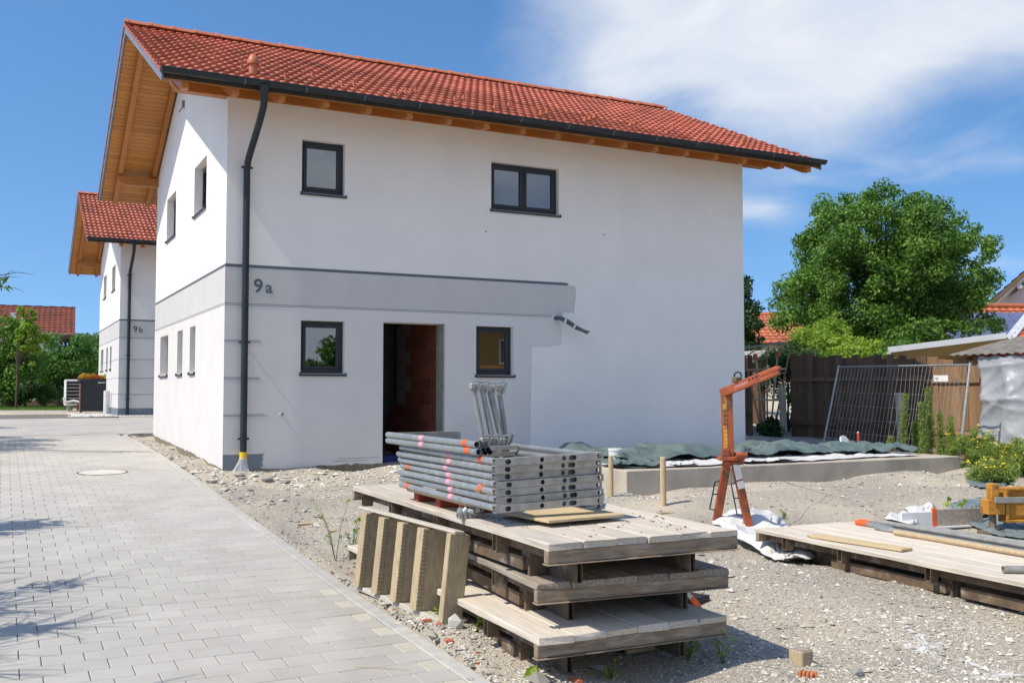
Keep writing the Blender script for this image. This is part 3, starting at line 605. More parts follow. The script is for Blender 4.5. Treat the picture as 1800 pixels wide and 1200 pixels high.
    for mir in (0, 1):
        m = MB(); cy_, cz = -1.205, 5.785; r = .068; n = 10; X0, X1 = U0-.02, U1+.03
        arc = [(cy_+rr*math.cos(math.pi+math.pi*k/n), cz+rr*math.sin(math.pi+math.pi*k/n)) for rr in (r, r-.005) for k in range(n+1)]
        if mir: arc = [(2*RV-y, z) for y, z in arc]
        vs = [(x, y, z) for x in (X0, X1) for y, z in arc]; q = 2*(n+1)
        for s_ in (0, n+1): m.add(vs, [(s_+k, s_+k+1, q+s_+k+1, q+s_+k) for k in range(n)], True)
        for x in (X0, X1): m.add([(x, y, z) for y, z in arc[:n+1]], [tuple(range(n+1))])
        yb = arc[0][0]; m.cyl((X0, yb, cz+.004), (X1, yb, cz+.004), .011, n=8)
        m.beam((X0+.03, 2*RV+1.125 if mir else -1.125, cz+.02), (X1-.03, 2*RV+1.125 if mir else -1.125, cz+.02), .012, .06)
        g = m.build('gutter', anth2, R)
        if mir: continue
        for k in range(12):
            x = .0+.9*k; mm = MB(); rr = r+.003; ar = [(cy_+rr*math.cos(math.pi+math.pi*j/n), cz+rr*math.sin(math.pi+math.pi*j/n)) for j in range(n+1)]
            vs = [(xx, y, z) for xx in (x-.006, x+.006) for y, z in ar]; mm.add(vs, [(j, j+1, n+2+j, n+1+j) for j in range(n)], True); mm.build('gutter_joint', greym, g)
    m = MB(); xp, yo = .285, -.10
    m.cyl((xp, -1.205, 5.73), (xp, -1.205, 5.60), .085, .052, n=14, caps=False)
    m.tube([(xp, -1.205, 5.62), (xp, -1.205, 5.54), (xp, -1.16, 5.44), (xp-.0, -.9, 5.26), (xp, -.32, 4.94), (xp, -.16, 4.84), (xp, yo, 4.72), (xp, yo, 4.5), (xp, yo, 2.1), (xp, yo, .36 if first else -.1)], .052, 14)
    dp = m.build('downpipe', anth2, R)
    for z in (4.75, 2.04, .56): m = MB(); m.cyl((xp, yo, z-.016), (xp, yo, z+.016), .060, n=14); m.box(xp+.05, xp+.085, yo-.02, yo+.02, z-.014, z+.014); m.box(xp-.085, xp-.05, yo-.012, yo+.012, z-.014, z+.014); m.box(xp-.008, xp+.008, yo+.05, .0, z-.01, z+.01); m.build('pipe_clamp', anth2, dp)
    if first:
        m = MB(); m.cyl((xp, yo, .25), (xp, yo, .36), .058, n=14); m.build('yellow_tape', yelltape, dp)
        m = MB(); n = 16; rs2 = random.Random(9); vs = []
        for j, (z, r, dx) in enumerate(((.28, .06, 0), (.2, .075, -.01), (.1, .11, -.04), (.02, .15, -.07), (-.02, .17, -.08))):
            for i in range(n): q = r*(1+rs2.uniform(-.18, .18)*(j > 0)); vs.append((xp+dx+q*math.cos(6.28*i/n), yo-.02+q*.6*math.sin(6.28*i/n), z))
        m.add(vs, [(j*n+i, j*n+(i+1) % n, (j+1)*n+(i+1) % n, (j+1)*n+i) for j in range(4) for i in range(n)]); m.build('plastic_bag', bagm, dp)
        m = MB(); m.box(-.05, -.0, 4.2, 4.24, 6.76, 6.9); m.tube([(-.04, 4.22, 6.77), (-.08, 4.22, 6.7), (-.1, 4.18, 6.66)], .012, 6); m.build('cable_outlet', greym, R)
    return R
build_house((0, 0, 0), 'a', 'large new white house with red tiled roof and open doorway, numbered 9a', True)
build_house((.45, 20.2, .45), 'b', 'second white house with red tiled roof farther back, numbered 9b', False)
# ---------------------------------------------------------------- site objects
def gxy(p): return float(gz(p.x, p.y))
CAMF = -YAW                                                             # rotation of an object that faces the camera squarely
# ---- stack of scaffold decks
def make_deck(name, label, P, ang, z0, mat, seed, L=3.8, Wd=1.35, group=None):
    R = empty(name, (P[0], P[1], z0), ang, label, 'scaffold deck', group); rs = random.Random(seed)
    n = 6; w = Wd/n
    for k in range(n):                                                   # planks with worn, uneven ends
        m = MB(); a, b = k*w+.003, (k+1)*w-.003; y0, y1 = -.01+rs.uniform(-.012, .012), L+rs.uniform(-.02, .02); seg = 9; zb, ztp = .235, .275+rs.uniform(-.003, .003); vs = []
        nx = 4; ys = [y0+(y1-y0)*i/seg for i in range(seg+1)]
        for i, y in enumerate(ys):
            for (xx, zz) in ((a, zb), (a, ztp-.006), (a+.007, ztp), (b-.007, ztp), (b, ztp-.006), (b, zb)):
                j = .004 if k in (0, n-1) else .0015
                vs.append((xx+rs.uniform(-j, j), y+(rs.uniform(-.012, .012) if i in (0, seg) else 0), zz+rs.uniform(-.0025, .0025)))
        fs = [(i*6+q, i*6+(q+1) % 6, (i+1)*6+(q+1) % 6, (i+1)*6+q) for i in range(seg) for q in range(6)]+[tuple(range(6)), tuple(range(seg*6+5, seg*6-1, -1))]
        m.add(vs, fs); m.build('plank', mat, R, fixn=True)
    for y0, y1, lip in ((.0, .05, -.045), (L-.05, L, .05)):
        m = MB(); m.box(0, Wd, y0, y1, .157, .233); m.box(-.012, Wd, y0+lip*.4 if lip < 0 else y0, y1, .149, .156); m.build('end_channel', chanm, R, bevel=.004)
    for x in (.30, 1.12):
        m = MB(); t = .005; a, b, c, d = x-.02, x+.02, .0, .148; y0, y1 = .16, L-.2
        for q in ((a, a+t, c, d), (b-t, b, c, d), (a+t, b-t, c, c+t), (a+t, b-t, d-t, d)): m.box(q[0], q[1], y0, y1, q[2], q[3])
        m.build('support_beam', rustm, R)
    m = MB(); m.box(.68, .73, 1.0, L-1.0, .0, .148); m.build('centre_beam', rustm, R)
    for x in (.10, Wd-.14): m = MB(); m.box(x, x+.04, .051, L-.051, .157, .232); m.build('side_rail', rustm, R)
    for y in (.72, 1.75, 2.75, 3.5):
        t = .006
        for x0, x1 in ((.012, .098), (Wd-.098, Wd-.012)):
            m = MB(); m.box(x0, x1, y, y+.06, .227, .233); m.box(x0, x1, y, y+t, .125, .2269); m.box(x0, x1, y+.06-t, y+.06, .125, .2269); m.box(x0, x1, y, y+.06, .118, .1249)
            m.build('cross_channel', rustm, R)
    for y0, y1 in ((.55, 1.55), (1.7, 3.0)):
        m = MB(); m.box(.115, .155, y0, y1, .03, .11); m.build('folded_leg', rustm, R)
        m = MB(); m.box(.14, .25, y0-.05, y0-.02, .0, .15); m.box(.14, .17, y0-.019, y0+.06, .06, .15); m.cyl((.13, y0-.03, .09), (.255, y0-.03, .09), .012, n=8); m.build('leg_bracket', rustm, R)
    return R
ZG = -.372
c1 = at_z(945, 1121, -.12); c2 = at_z(944, 1025, .155); c3 = at_z(963, 955, .43); DA = math.radians(-1.3)
def deck_bits(lab, ctr, ang, z, n, seed):
    rs = random.Random(seed); m = MB()
    for k in range(n):
        x, y = rs.uniform(.1, 1.25), rs.uniform(.1, 2.2); s = rs.choice([.003, .004, .006, .009]); c, sn = math.cos(ang), math.sin(ang)
        m.box(-s, s*rs.uniform(.5, 1.4), -s*.7, s*.7, 0, s*.7, Matrix.Translation((ctr.x+c*x-sn*y, ctr.y+sn*x+c*y, z+.002)) @ Matrix.Rotation(rs.uniform(0, 3), 4, 'Z'), tone=rs.random())
    tag(m.build('mortar_crumbs', M('crumbs_'+str(seed), (.22, .13, .09), (.30, .25, .2), scale=50, tone=.4)), lab, 'debris', kind='stuff')
make_deck('scaffold_deck', 'bottom scaffold deck of the stack beside the paving, resting on gravel', (c1.x, c1.y), DA, -.395, plankm, 1)
make_deck('scaffold_deck', 'middle scaffold deck of the stack of three', (c2.x, c2.y), math.radians(-5.0), -.12, plankd, 2)
make_deck('scaffold_deck', 'top scaffold deck of the stack carrying the galvanised frames', (c3.x, c3.y), DA, .155, plankm, 3)
deck_bits('mortar crumbs lying on the top scaffold deck', c3, DA, .43, 130, 41)
deck_bits('brick and mortar crumbs on the middle scaffold deck', c2, math.radians(-5), .155, 70, 42)
DU = lambda x, y, z=0: Vector((c3.x+math.cos(DA)*x-math.sin(DA)*y, c3.y+math.sin(DA)*x+math.cos(DA)*y, z))
# ---- galvanised frames on a pallet
fb = at_z(880, 895, .545); FA = math.radians(-.6)
def holed(m, x0, x1, z0, z1, y, holes):                                  # plate in the xz plane with round and slotted holes
    zc = (z0+z1)/2; xs = [x0]; n = 12
    for c, w, r in sorted(holes):
        a, b = c-w/2-r*1.15, c+w/2+r*1.15; m.add([(xs[-1], y, z0), (a, y, z0), (a, y, z1), (xs[-1], y, z1)], [(0, 1, 2, 3)])
        inn = [(c+(w/2 if math.cos(t) > 0 else -w/2)+r*math.cos(t), y, zc+r*math.sin(t)) for t in [math.pi*2*(i+.5)/n for i in range(n)]]
        out = []
        for t in [math.pi*2*(i+.5)/n for i in range(n)]:
            k = 1/max(abs(math.cos(t)), abs(math.sin(t))); out.append((c+(b-a)/2*math.cos(t)*k, y, zc+(z1-z0)/2*math.sin(t)*k))
        m.add(inn+out, [(i, (i+1) % n, n+(i+1) % n, n+i) for i in range(n)])
        m.add(inn+[(p[0], p[1]+.012, p[2]) for p in inn], [(i, (i+1) % n, n+(i+1) % n, n+i) for i in range(n)]); xs.append(b)
        for i in range(n):
            j = (i+1) % n
            if abs(out[i][0]-out[j][0]) > 1e-6 and abs(out[i][2]-out[j][2]) > 1e-6:
                cx = out[i][0] if abs(abs(out[i][0]-c)-(b-a)/2) < 1e-6 else out[j][0]; cz = out[i][2] if abs(abs(out[i][2]-zc)-(z1-z0)/2) < 1e-6 else out[j][2]
                m.add([out[i], out[j], (cx, y, cz)], [(0, 1, 2)])
    m.add([(xs[-1], y, z0), (x1, y, z0), (x1, y, z1), (xs[-1], y, z1)], [(0, 1, 2, 3)])
def make_frame(label, x, y, z, rz, tilt, tint):
    R = empty('scaffold_section', (x, y, z), rz, label, 'scaffold frame', 'galvanised scaffold frames stacked flat'); R.rotation_euler = (0, -tilt, rz); rs = random.Random(int(z*1000)); L = 1.84; r = .0225
    for xx in (.0, .73):
        m = MB(); m.cyl((xx, .03 if xx else .02, .024), (xx, L, .024), r, n=14, inner=.019); t = m.build('tube', galv, R)
        if xx == 0:
            y0 = .80+rs.uniform(-.05, .05); m = MB(); m.cyl((xx, y0, .024), (xx, y0+.07, .024), r+.001, n=14, caps=False); m.build('pink_mark', pinkm, t)
            if tint: m = MB(); yy = .25 if tint == 1 else 1.64; m.cyl((xx, yy, .024), (xx, yy+.06, .024), r+.001, n=14, caps=False); m.build('orange_mark', orangem, t)
    m = MB(); holed(m, -.035, .765, .0, .047, 0, [(.055, .012, .016), (.30, 0, .0165), (.465, 0, .0165), (.53, .028, .0165), (.735, .0, .018)])
    for z0, z1 in ((.0, .003), (.044, .047)): m.box(-.035, .765, .0005, .05, z0, z1)
    m.box(-.035, .765, .047, .05, .0032, .0438); m.build('end_rail', galvd, R)
    m = MB(); m.box(.03, .70, L-.06, L-.02, .002, .046); m.build('far_rail', galvd, R)
    m = MB(); m.box(.03, .70, 1.15, 1.19, .008, .04); m.build('brace', galvd, R)
    return R
ords = ['lowest', 'second lowest', 'third lowest', 'middle', 'third from top', 'second from top', 'uppermost']
for k in range(7):
    sh = [0, .02, .035, .03, .045, .02, .0][k]; off = (0, .03, .03, .035, .03, .01, .0)[k]
    make_frame('%s galvanised scaffold frame of the flat stack on the pallet' % ords[k], fb.x+off*.6, fb.y+sh, .522+k*.0495, FA+math.radians((k % 3-1)*.35), math.radians(1.6), (2, 0, 1, 2, 0, 0, 1)[k])
def extra_frame():
    R = empty('guard_rail', (fb.x-.03, fb.y+.16, .522+7*.0495), math.radians(.4), 'grey tube guard rail lying on top of the stacked frames', 'guard rail')
    for k, z in enumerate((.026, .074)):
        m = MB(); m.cyl((.0, .1+.03*k, z), (0.0, 1.80, z), .023, n=14, inner=.019); t = m.build('tube', galv, R)
        m = MB(); m.cyl((.0, .22+.04*k, z), (0.0, .29+.04*k, z), .024, n=14, caps=False); m.build('orange_mark', orangem, t)
        m = MB(); m.cyl((.0, 1.02, z), (0.0, 1.1, z), .024, n=14, caps=False); m.build('pink_mark', pinkm, t)
    m = MB(); m.box(.03, .62, 1.74, 1.78, .004, .09); m.build('far_rail', galvd, R)
    m = MB()
    for k in range(5): m.cyl((.05+.028*k, .18+.02*k, .01+.02*(k % 2)), (.06+.03*k, .3+.02*k, .05+.012*(k % 3)), .017, n=8, inner=.011)
    m.build('coupler_bunch', blackm, R)
extra_frame()
R = empty('red_pallet', (fb.x+.06, fb.y+.0, .432), FA, 'red-ended timber pallet under the stacked scaffold frames', 'pallet')
for y in (.72, 1.15, 1.6): m = MB(); m.box(0, .75, y, y+.09, 0, .066); m.build('block', redm, R, bevel=.003)
for x in (0, .27, .55): m = MB(); m.box(x-.02, x+.12, .45, 1.8, .067, .085); m.build('board', plym, R, bevel=.002)
pl = at_z(957, 906, .47); pr2 = at_z(1075, 892, .47)
R = empty('plywood_sheet', (fb.x+.26, fb.y-.16, .4325), math.radians(6), 'pale plywood board lying under the near end of the frames', 'plywood board')
m = MB(); m.box(0, .62, 0, .62, .028, .046); m.build('sheet', plym, R, bevel=.002); m = MB(); m.box(.1, .5, .2, .28, 0, .0275); m.build('batten', pinem, R)
R = empty('steel_channel', tuple(at_z(1035, 893, .43)), math.radians(-35), 'open steel channel lying at the edge of the top deck', 'steel channel')
m = MB(); m.box(-.09, .09, -.02, .62, 0, .003); m.box(-.09, -.087, -.02, .62, .0031, .04); m.box(.087, .09, -.02, .62, .0031, .04); m.box(-.0865, -.03, -.02, .62, .037, .04); m.box(.03, .0865, -.02, .62, .037, .04); m.build('channel', galv, R); m = MB(); m.cyl((-.05, -.005, .02), (.05, -.005, .02), .006, n=6); m.build('cross_pin', galvd, R)
# couplers on the near pallet corner
R = empty('tube_coupler', tuple(DU(.02, 1.22, .432)), 0, 'steel swivel couplers lying on the pallet corner', 'coupler')
for k in range(5): m = MB(); a = k*1.3; m.cyl((.035*k-.05, .03*math.sin(a), .02+.01*k), (.035*k-.02, .05*math.cos(a), .05+.012*(k % 2)), .024, n=10, inner=.016); m.box(.035*k-.06, .035*k-.04, -.02, .025, .0, .04); m.build('clamp_half', galv, R)
# upright guard posts
bt = [(830, 675, 852, 790), (846, 676, 869, 790), (859, 679, 886, 790), (876, 677, 892, 790)]
for k, (x0, y0, x1, y1) in enumerate(bt):
    a = at_depth(x0, y0, 7.75+.05*k); b = at_depth(x1, y1, 7.75+.05*k); d = (b-a); t = (.432-a.z)/d.z; b = a+d*t
    R = empty('guard_post', b, 0, '%s leaning galvanised guard post behind the frames' % ['leftmost', 'second from left', 'third from left', 'rightmost'][k], 'scaffold post', 'guard posts standing on the deck')
    ax = a-b; m = MB(); m.cyl((0, 0, 0), ax, .0215 if k != 2 else .025, n=12, inner=.017); m.build('tube', galvd, R)
    for fr in (.98, .52):
        p = ax*fr; m = MB(); m.box(p.x-.027, p.x+.027, p.y-.03, p.y+.025, p.z-.026, p.z+.026); m.build('clamp', galvd, R, bevel=.008)
        m = MB(); m.cyl(p+Vector((.03, -.02, -.05)), p+Vector((.05, -.03, .045)), .012, n=8); m.cyl(p+Vector((-.02, -.04, .035)), p+Vector((.03, -.04, .05)), .009, n=6); m.build('wedge', galv, R)
# ---- stair flight leaning on its side
def stairs():
    b0 = at_z(622, 1028, -.255); b1 = at_z(779, 1097, -.28); d = Vector((b1.x-b0.x, b1.y-b0.y, 0)); L = d.length; ang = math.atan2(d.y, d.x)
    R = empty('stair_flight', (b0.x, b0.y, -.26), ang, 'short wooden stair flight tipped on its side against the deck stack', 'stairs'); R.rotation_euler = (math.radians(-6), math.radians(.6), ang)
    H = .60; n = 4; st = L/(n+.55)
    for k in range(n):
        x = .02+k*st; m = MB(); seg = 40
        for i in range(seg):                                         # serrated nosing along the tread edge
            z0, z1 = .012+(H-.024)*i/seg, .012+(H-.024)*(i+1)/seg; j = .006 if i % 2 else 0
            m.box(x+.001, x+.095+j, -.012, .03, z0, z1)
        m.build('tread', treadm, R)
        m = MB(); m.box(x+.015, x+.093, .031, .20, .012, H-.012); m.build('riser', treadm, R, bevel=.004)
    for z0, z1 in ((H, H+.022), (-.03, .01)):
        m = MB(); m.box(-.12 if z0 > 0 else .0, L, .02, .10, z0, z1); m.build('stringer', M('stringer_grey%d' % (z0 > 0), (.55, .51, .43), (.40, .37, .31), rough=.85, scale=8, stretch=(3, 20, 20)), R, bevel=.005)
    m = MB(); m.box(L-.06, L-.002, -.01, .15, .0, H+.001); m.build('end_post', treadm, R, bevel=.005)
stairs()
# ---- orange lifting arm
def crane():
    l1 = ground(1258, 923); r1 = ground(1320, 938)
    Y = 11.1; j = at_depth(1283, 800, Y)
    R = empty('lifting_arm', (l1.x, l1.y, l1.z), 0, 'worn orange steel lifting arm standing on two splayed legs', 'lifting arm'); O = Vector(R.location)
    rt = Vector((math.cos(YAW), -math.sin(YAW), 0)); fw = Vector((math.sin(YAW), math.cos(YAW), 0))
    for (p, off) in ((l1, -.03), (r1, .05)):
        p = Vector((p.x, p.y, p.z-.02)); q = j+rt*off-Vector((0, 0, .05)); m = MB(); m.beam(p-O, q-O, .085, .08, fw); lg = m.build('leg', cranem, R, bevel=.006)
        s = -1 if off < 0 else -1; d = (q-p); a = p+d*.28+rt*s*.105; b = p+d*.68+rt*s*.095
        m = MB(); m.tube([p+d*.26+rt*s*.04-O, a-O, b-O, p+d*.70+rt*s*.04-O], .008, 6); m.cyl(p+d*.5+rt*s*.04-O, p+d*.5+rt*s*.1-O, .007, n=6); m.build('grab_handle', blackm, lg)
        if off > 0:
            for t in (.9, .8, .68):
                m = MB(); c = p+d*t-fw*.048; ax = d.normalized(); m.beam(c-ax*.045-O, c+ax*.045-O, .075, .004, fw); m.build('sticker', whitem, lg)
    m = MB(); c = j-Vector((0, 0, .02))-O; Mx = Matrix.Translation(c) @ Matrix.Rotation(-YAW, 4, 'Z')
    m.box(-.13, .15, -.08, .08, -.035, .01, Mx); m.box(-.10, -.02, -.075, -.02, .011, .10, Mx); m.box(.06, .14, -.06, .06, -.08, -.036, Mx); m.cyl(Mx @ Vector((.05, -.09, .03)), Mx @ Vector((.17, -.09, .03)), .035, n=10); m.build('hinge_block', cranem, R, bevel=.006)
    m = MB(); mb = j+rt*-.02; mt = at_depth(1277, 688, Y); m.beam(mb-O, mt-O, .115, .10, fw); ms = m.build('mast', cranem, R, bevel=.006)
    m = MB()
    for k in range(14):
        t = .06+k*.066; c = mb+(mt-mb)*t-rt*.034-fw*.053; m.beam(c-Vector((0, 0, .019))-O, c+Vector((0, 0, .019+.006*math.sin(k*7)))-O, .04, .003, fw)
    m.build('warning_strip', craney, ms)
    m = MB(); a0 = at_depth(1268, 691, Y); a1 = at_depth(1369, 650, Y-.35); m.beam(a0-O, a1-O, .08, .095, Vector((0, 0, 1))); ar = m.build('arm', cranem, R, bevel=.006)
    m = MB(); ax = (a1-a0).normalized(); m.beam(a1-ax*.22-O+Vector((0, 0, .02)), a1+ax*.02-O+Vector((0, 0, .02)), .092, .04); m.build('arm_tip', cranem, ar, bevel=.006)
    m = MB()
    for k in range(8): c = a0+(a1-a0)*(.48+.06*k)-fw*.047; m.cyl(c-O+Vector((0, 0, .03)), c-O-fw*.004+Vector((0, 0, .03)), .011, n=8)
    m.build('bolt_hole', blackm, ar)
    m = MB(); c = a0+(a1-a0)*.34-fw*.046; m.beam(c-ax*.08-O, c+ax*.08-O, .045, .003, fw); m.build('sticker', M('red_sticker', (.6, .3, .25)), ar)
    m = MB(); c = a0+(a1-a0)*.28+Vector((0, 0, .075))-O; m.box(c.x-.05, c.x+.05, c.y-.04, c.y+.04, c.z-.03, c.z+.035); m.build('shackle_block', rustm, ar, bevel=.012)
    m = MB(); m.tube([c+rt*math.cos(t)*.04+Vector((0, 0, .05+.04*math.sin(t)))+rt*.01 for t in np.linspace(0, 6.28, 13)], .009, 6, caps=False); m.build('shackle', blackm, ar)
    k0 = at_depth(1303, 816, Y); pts = [k0]; 
    for px, py in ((1380, 850), (1450, 871), (1520, 889), (1590, 902)): p = ground(px, py); pts.append(p+Vector((0, 0, .03)))
    pts = [k0, k0.lerp(pts[2], .5)-Vector((0, 0, .03)), pts[2], pts[3], pts[4]]
    m = MB(); m.tube(pts, .0035, 6); tag(m.build('steel_cable', galvd), 'thin steel cable running from the orange arm across the gravel', 'cable')
crane()
# ---- sheets and tarpaulins
def cloth(name, label, pts, mat, zfun, amp=.06, res=26, seed=0, folds=5, thick=.003, cat='tarpaulin', lift=.01, group=None, crush=0):
    rs = np.random.RandomState(seed); cx = np.mean([p[0] for p in pts]); cy = np.mean([p[1] for p in pts]); n = 110
    P = np.array([p[:2] for p in pts]); seg = np.linalg.norm(np.roll(P, -1, 0)-P, axis=1); cum = np.concatenate([[0], np.cumsum(seg)])
    def bd(t): s = t*cum[-1]; i = min(np.searchsorted(cum, s, 'right')-1, len(P)-1); f = (s-cum[i])/seg[i]; return P[i]*(1-f)+P[(i+1) % len(P)]*f
    B = np.array([bd(i/n) for i in range(n)])+rs.normal(0, .012, (n, 2))
    wv = [(rs.uniform(3, 14+8*crush), rs.uniform(0, 3.14), rs.uniform(0, 6.28)) for i in range(folds)]; V = []; F = []
    sd_ = np.column_stack([rs.uniform(P[:, 0].min(), P[:, 0].max(), 60), rs.uniform(P[:, 1].min(), P[:, 1].max(), 60)]); sh_ = rs.uniform(0, .5, 60)
    for r in range(res+1):
        f = r/res
        for i in range(n):
            x, y = cx+(B[i, 0]-cx)*f, cy+(B[i, 1]-cy)*f
            h = sum((1-abs(math.sin(k*(x*math.cos(a)+y*math.sin(a))+.6*math.sin(3*x+2*y)+ph)))**1.6 for k, a, ph in wv)/folds
            if crush:
                dq = np.hypot(sd_[:, 0]-x, (sd_[:, 1]-y)*.8)/.33+sh_; h = .2*h+.75*min(float(dq.min()), 1.2)-.1
            V.append((x, y, float(zfun(x, y))+lift+amp*h*(.35+.65*math.sin(min(1, (1-f)*4+.12)*1.57))))
    for r in range(res):
        for i in range(n): j = (i+1) % n; F.append((r*n+i, (r+1)*n+i, (r+1)*n+j, r*n+j))
    me = bpy.data.meshes.new(name); me.from_pydata(V, [], F); me.polygons.foreach_set('use_smooth', [True]*len(F)); me.update()
    o = link(name, me, mat); md = o.modifiers.new('thickness', 'SOLIDIFY'); md.thickness = thick
    return tag(o, label, cat, group)
ZS = .15
def slab():
    R = empty('concrete_slab', (4.95, -3.6, -.4), 0, 'raised concrete garage slab in front of the white house wall', 'concrete slab')
    m = MB(); m.box(0, 1.9, 0, 3.5, 0, .55-.0); m.build('footing', concm, R, bevel=.01); m = MB(); m.box(1.905, 7.0, .006, 3.5, 0, .55-.002); m.build('footing', concm, R, bevel=.01)
slab()
zs = lambda x, y: ZS+.003
cloth('white_foil', 'white plastic foil spread over the concrete slab', [(5.2, -3.3), (6.5, -3.5), (7.4, -3.2), (8.6, -3.45), (10, -3.25), (11.3, -3.3), (11.8, -1.2), (10.5, -.25), (7, -.2), (5.1, -.3)], whitep, zs, .09, 34, 3, 6, cat='foil')
gt = [([(5.3, -2.9), (7.6, -2.6), (8.1, -1.4), (7.2, -.6), (5.4, -.7), (5.1, -1.6)], .27, 5), ([(7.6, -2.9), (9.9, -2.7), (10.6, -1.7), (9.5, -1.1), (8.0, -1.6)], .27, 6), ([(9.9, -2.9), (11.7, -2.95), (11.75, -2.0), (11.2, -1.6), (10.2, -1.8)], .33, 7), ([(5.0, -3.3), (5.7, -3.45), (6.1, -2.9), (5.6, -2.5), (5.05, -2.7)], .27, 8)]
for (pts, a, sd), lb in zip(gt, ('crumpled green tarpaulin on the slab nearest the doorway side', 'crumpled green tarpaulin in the middle of the slab', 'heaped green tarpaulin at the right end of the slab', 'small bunched green tarpaulin at the near slab corner')):
    cloth('green_tarpaulin', lb, pts, greent, zs, a, 44, sd, 9, lift=.035, group='green tarpaulins on the slab', crush=1)
for k_, (pp, lb_) in enumerate((([(5.9, -3.45), (6.3, -3.5), (6.5, -3.1), (6.1, -2.9)], 'small crumpled white sheet at the near slab corner'), ([(7.3, -3.4), (8.3, -3.45), (8.4, -3.1), (7.5, -3.0)], 'rumpled white sheet at the middle of the slab edge'), ([(9.6, -1.3), (11.0, -1.2), (11.2, -.6), (9.8, -.5)], 'rumpled white sheet at the back of the slab'))):
    cloth('white_rag', lb_, pp, whitep, zs, .16, 34, 60+k_, 5, lift=.03, crush=1, cat='foil', group='white sheets on the slab')
def bucket(name, label, p, r, h, mat, tilt=0, rz=0):
    R = empty(name, p, rz, label, 'bucket'); R.rotation_euler = (tilt, 0, rz); m = MB(); m.cyl((0, 0, 0), (0, 0, h), r*.85, r, n=18, inner=None); m.build('body', mat, R); m = MB(); m.cyl((0, 0, h-.03), (0, 0, h+.002), r*1.05, n=18); m.build('lid', whitem, R)
b = at_y(1082, 815, -2.7); bucket('white_bucket', 'white plastic bucket among the tarpaulins by the wooden stake', (b.x, -2.7, ZS), .11, .26, whitem); 
b = at_y(1470, 782, -1.4); bucket('tipped_bucket', 'black bucket tipped over with its white lid towards the camera', (b.x, -1.4, ZS+.08), .13, .22, blackm, math.radians(66), -YAW+.7)
b = at_y(1510, 785, -1.2); R = empty('marker_stake', (b.x, -1.2, ZS), 0, 'short red painted stake behind the slab tarpaulins', 'stake'); m = MB(); m.cyl((0, 0, 0), (-.02, 0, .32), .025, n=8); m.build('post', M('red_paint', (.55, .06, .05)), R); m = MB(); m.cyl((-.02, 0, .32), (-.0205, 0, .335), .024, .012, n=8); m.build('tip', whitem, R)
for (px, py, top, r, lb) in ((1074, 872, .41, .035, 'left wooden stake, grey and weathered, beside the frames'), (1166, 888, .445, .04, 'right round wooden stake in a small gravel mound')):
    p = ground(px, py); R = empty('wooden_stake', (p.x, p.y, p.z), 0, lb, 'stake', 'wooden stakes before the slab'); m = MB(); m.cyl((0, 0, -.1), (0, .0, top-p.z), r, r*.95, n=12); m.build('post', pinem, R, bevel=.006); m = MB(); m.cyl((0, 0, top-p.z), (0, 0, top-p.z+.012), r*.95, r*.75, n=12); m.build('top', pinem, R)
# ---- right-hand deck on the ground with tubes
rz_ = -.085
p0 = at_z(1328, 928, rz_); p1 = at_z(1800, 1022, rz_); dd = p1-p0; ra = math.atan2(dd.y, dd.x)+math.pi/2
nd = Vector((math.cos(ra), math.sin(ra), 0)); ld = Vector((-math.sin(ra), math.cos(ra), 0)); near = p0-ld*3.95
make_deck('scaffold_deck', 'long scaffold deck lying on timbers at the right edge under grey tubes', (near.x, near.y), ra, rz_-.275, plankm, 8, L=3.95)
R = empty('support_timber', (near.x, near.y, rz_-.385), ra, 'weathered timbers under the right-hand scaffold deck', 'timber')
for y0, y1 in ((.0, 1.9), (1.98, 3.7)): m = MB(); m.box(.14, .24, y0, y1, .0, .108); m.build('squared_timber', plankd, R, bevel=.006); m = MB(); m.box(1.05, 1.15, y0, y1, .0, .108); m.build('squared_timber', plankd, R, bevel=.006)
RD = lambda x, y, z: near+nd*x+ld*y+Vector((0, 0, z-near.z))
for k, (x, a, b, r, mt) in enumerate(((1.02, -.5, 3.35, .024, galv), (1.10, -.3, 3.7, .024, galv), (1.17, -.6, 3.75, .024, galv), (.92, -.2, 3.0, .027, pinem), (1.24, -.4, 2.1, .024, galv), (1.06, -.6, 3.2, .024, galvd), (1.135, -.2, 3.4, .024, galvd), (1.20, -.5, 3.0, .024, galvd))):
    R = empty('steel_tube' if k != 3 else 'round_pole', RD(x, a, rz_+r+.004+(.04 if k > 4 else 0)), 0, ['grey steel tube next to the wooden pole on the right deck', 'middle grey steel tube along the right deck edge', 'outer grey steel tube with orange end on the right deck', 'pale wooden pole lying beside the steel tubes', 'shorter steel tube at the far edge of the right deck', 'dull tube between the first and second grey tubes', 'dull tube between the second and third grey tubes', 'dull tube beside the far edge of the right deck'][k], 'tube' if k != 3 else 'pole', 'tubes lying on the right deck')
    O = R.location; e = RD(x+.02*(k % 3-1), b, rz_+r+.004+(.04 if k > 4 else 0))-O; m = MB(); m.cyl((0, 0, 0), e, r, n=12, inner=r*.8); m.build('tube', mt, R)
    if k in (1, 2): m = MB(); m.cyl(e*.965, e*1.003, r+.002, n=12, inner=r*.75); m.build('orange_end', orangem, R)
R = empty('loose_plank', RD(.28, 2.25, rz_+.004), ra+math.radians(9), 'thin loose board lying on the right scaffold deck', 'board'); m = MB(); m.box(-.08, .08, -.0, 1.0, 0, .022); m.build('board', plym, R, bevel=.003); m = MB(); m.box(-.08, .08, 1.0005, 1.012, .001, .021); m.build('board_end', plankd, R)
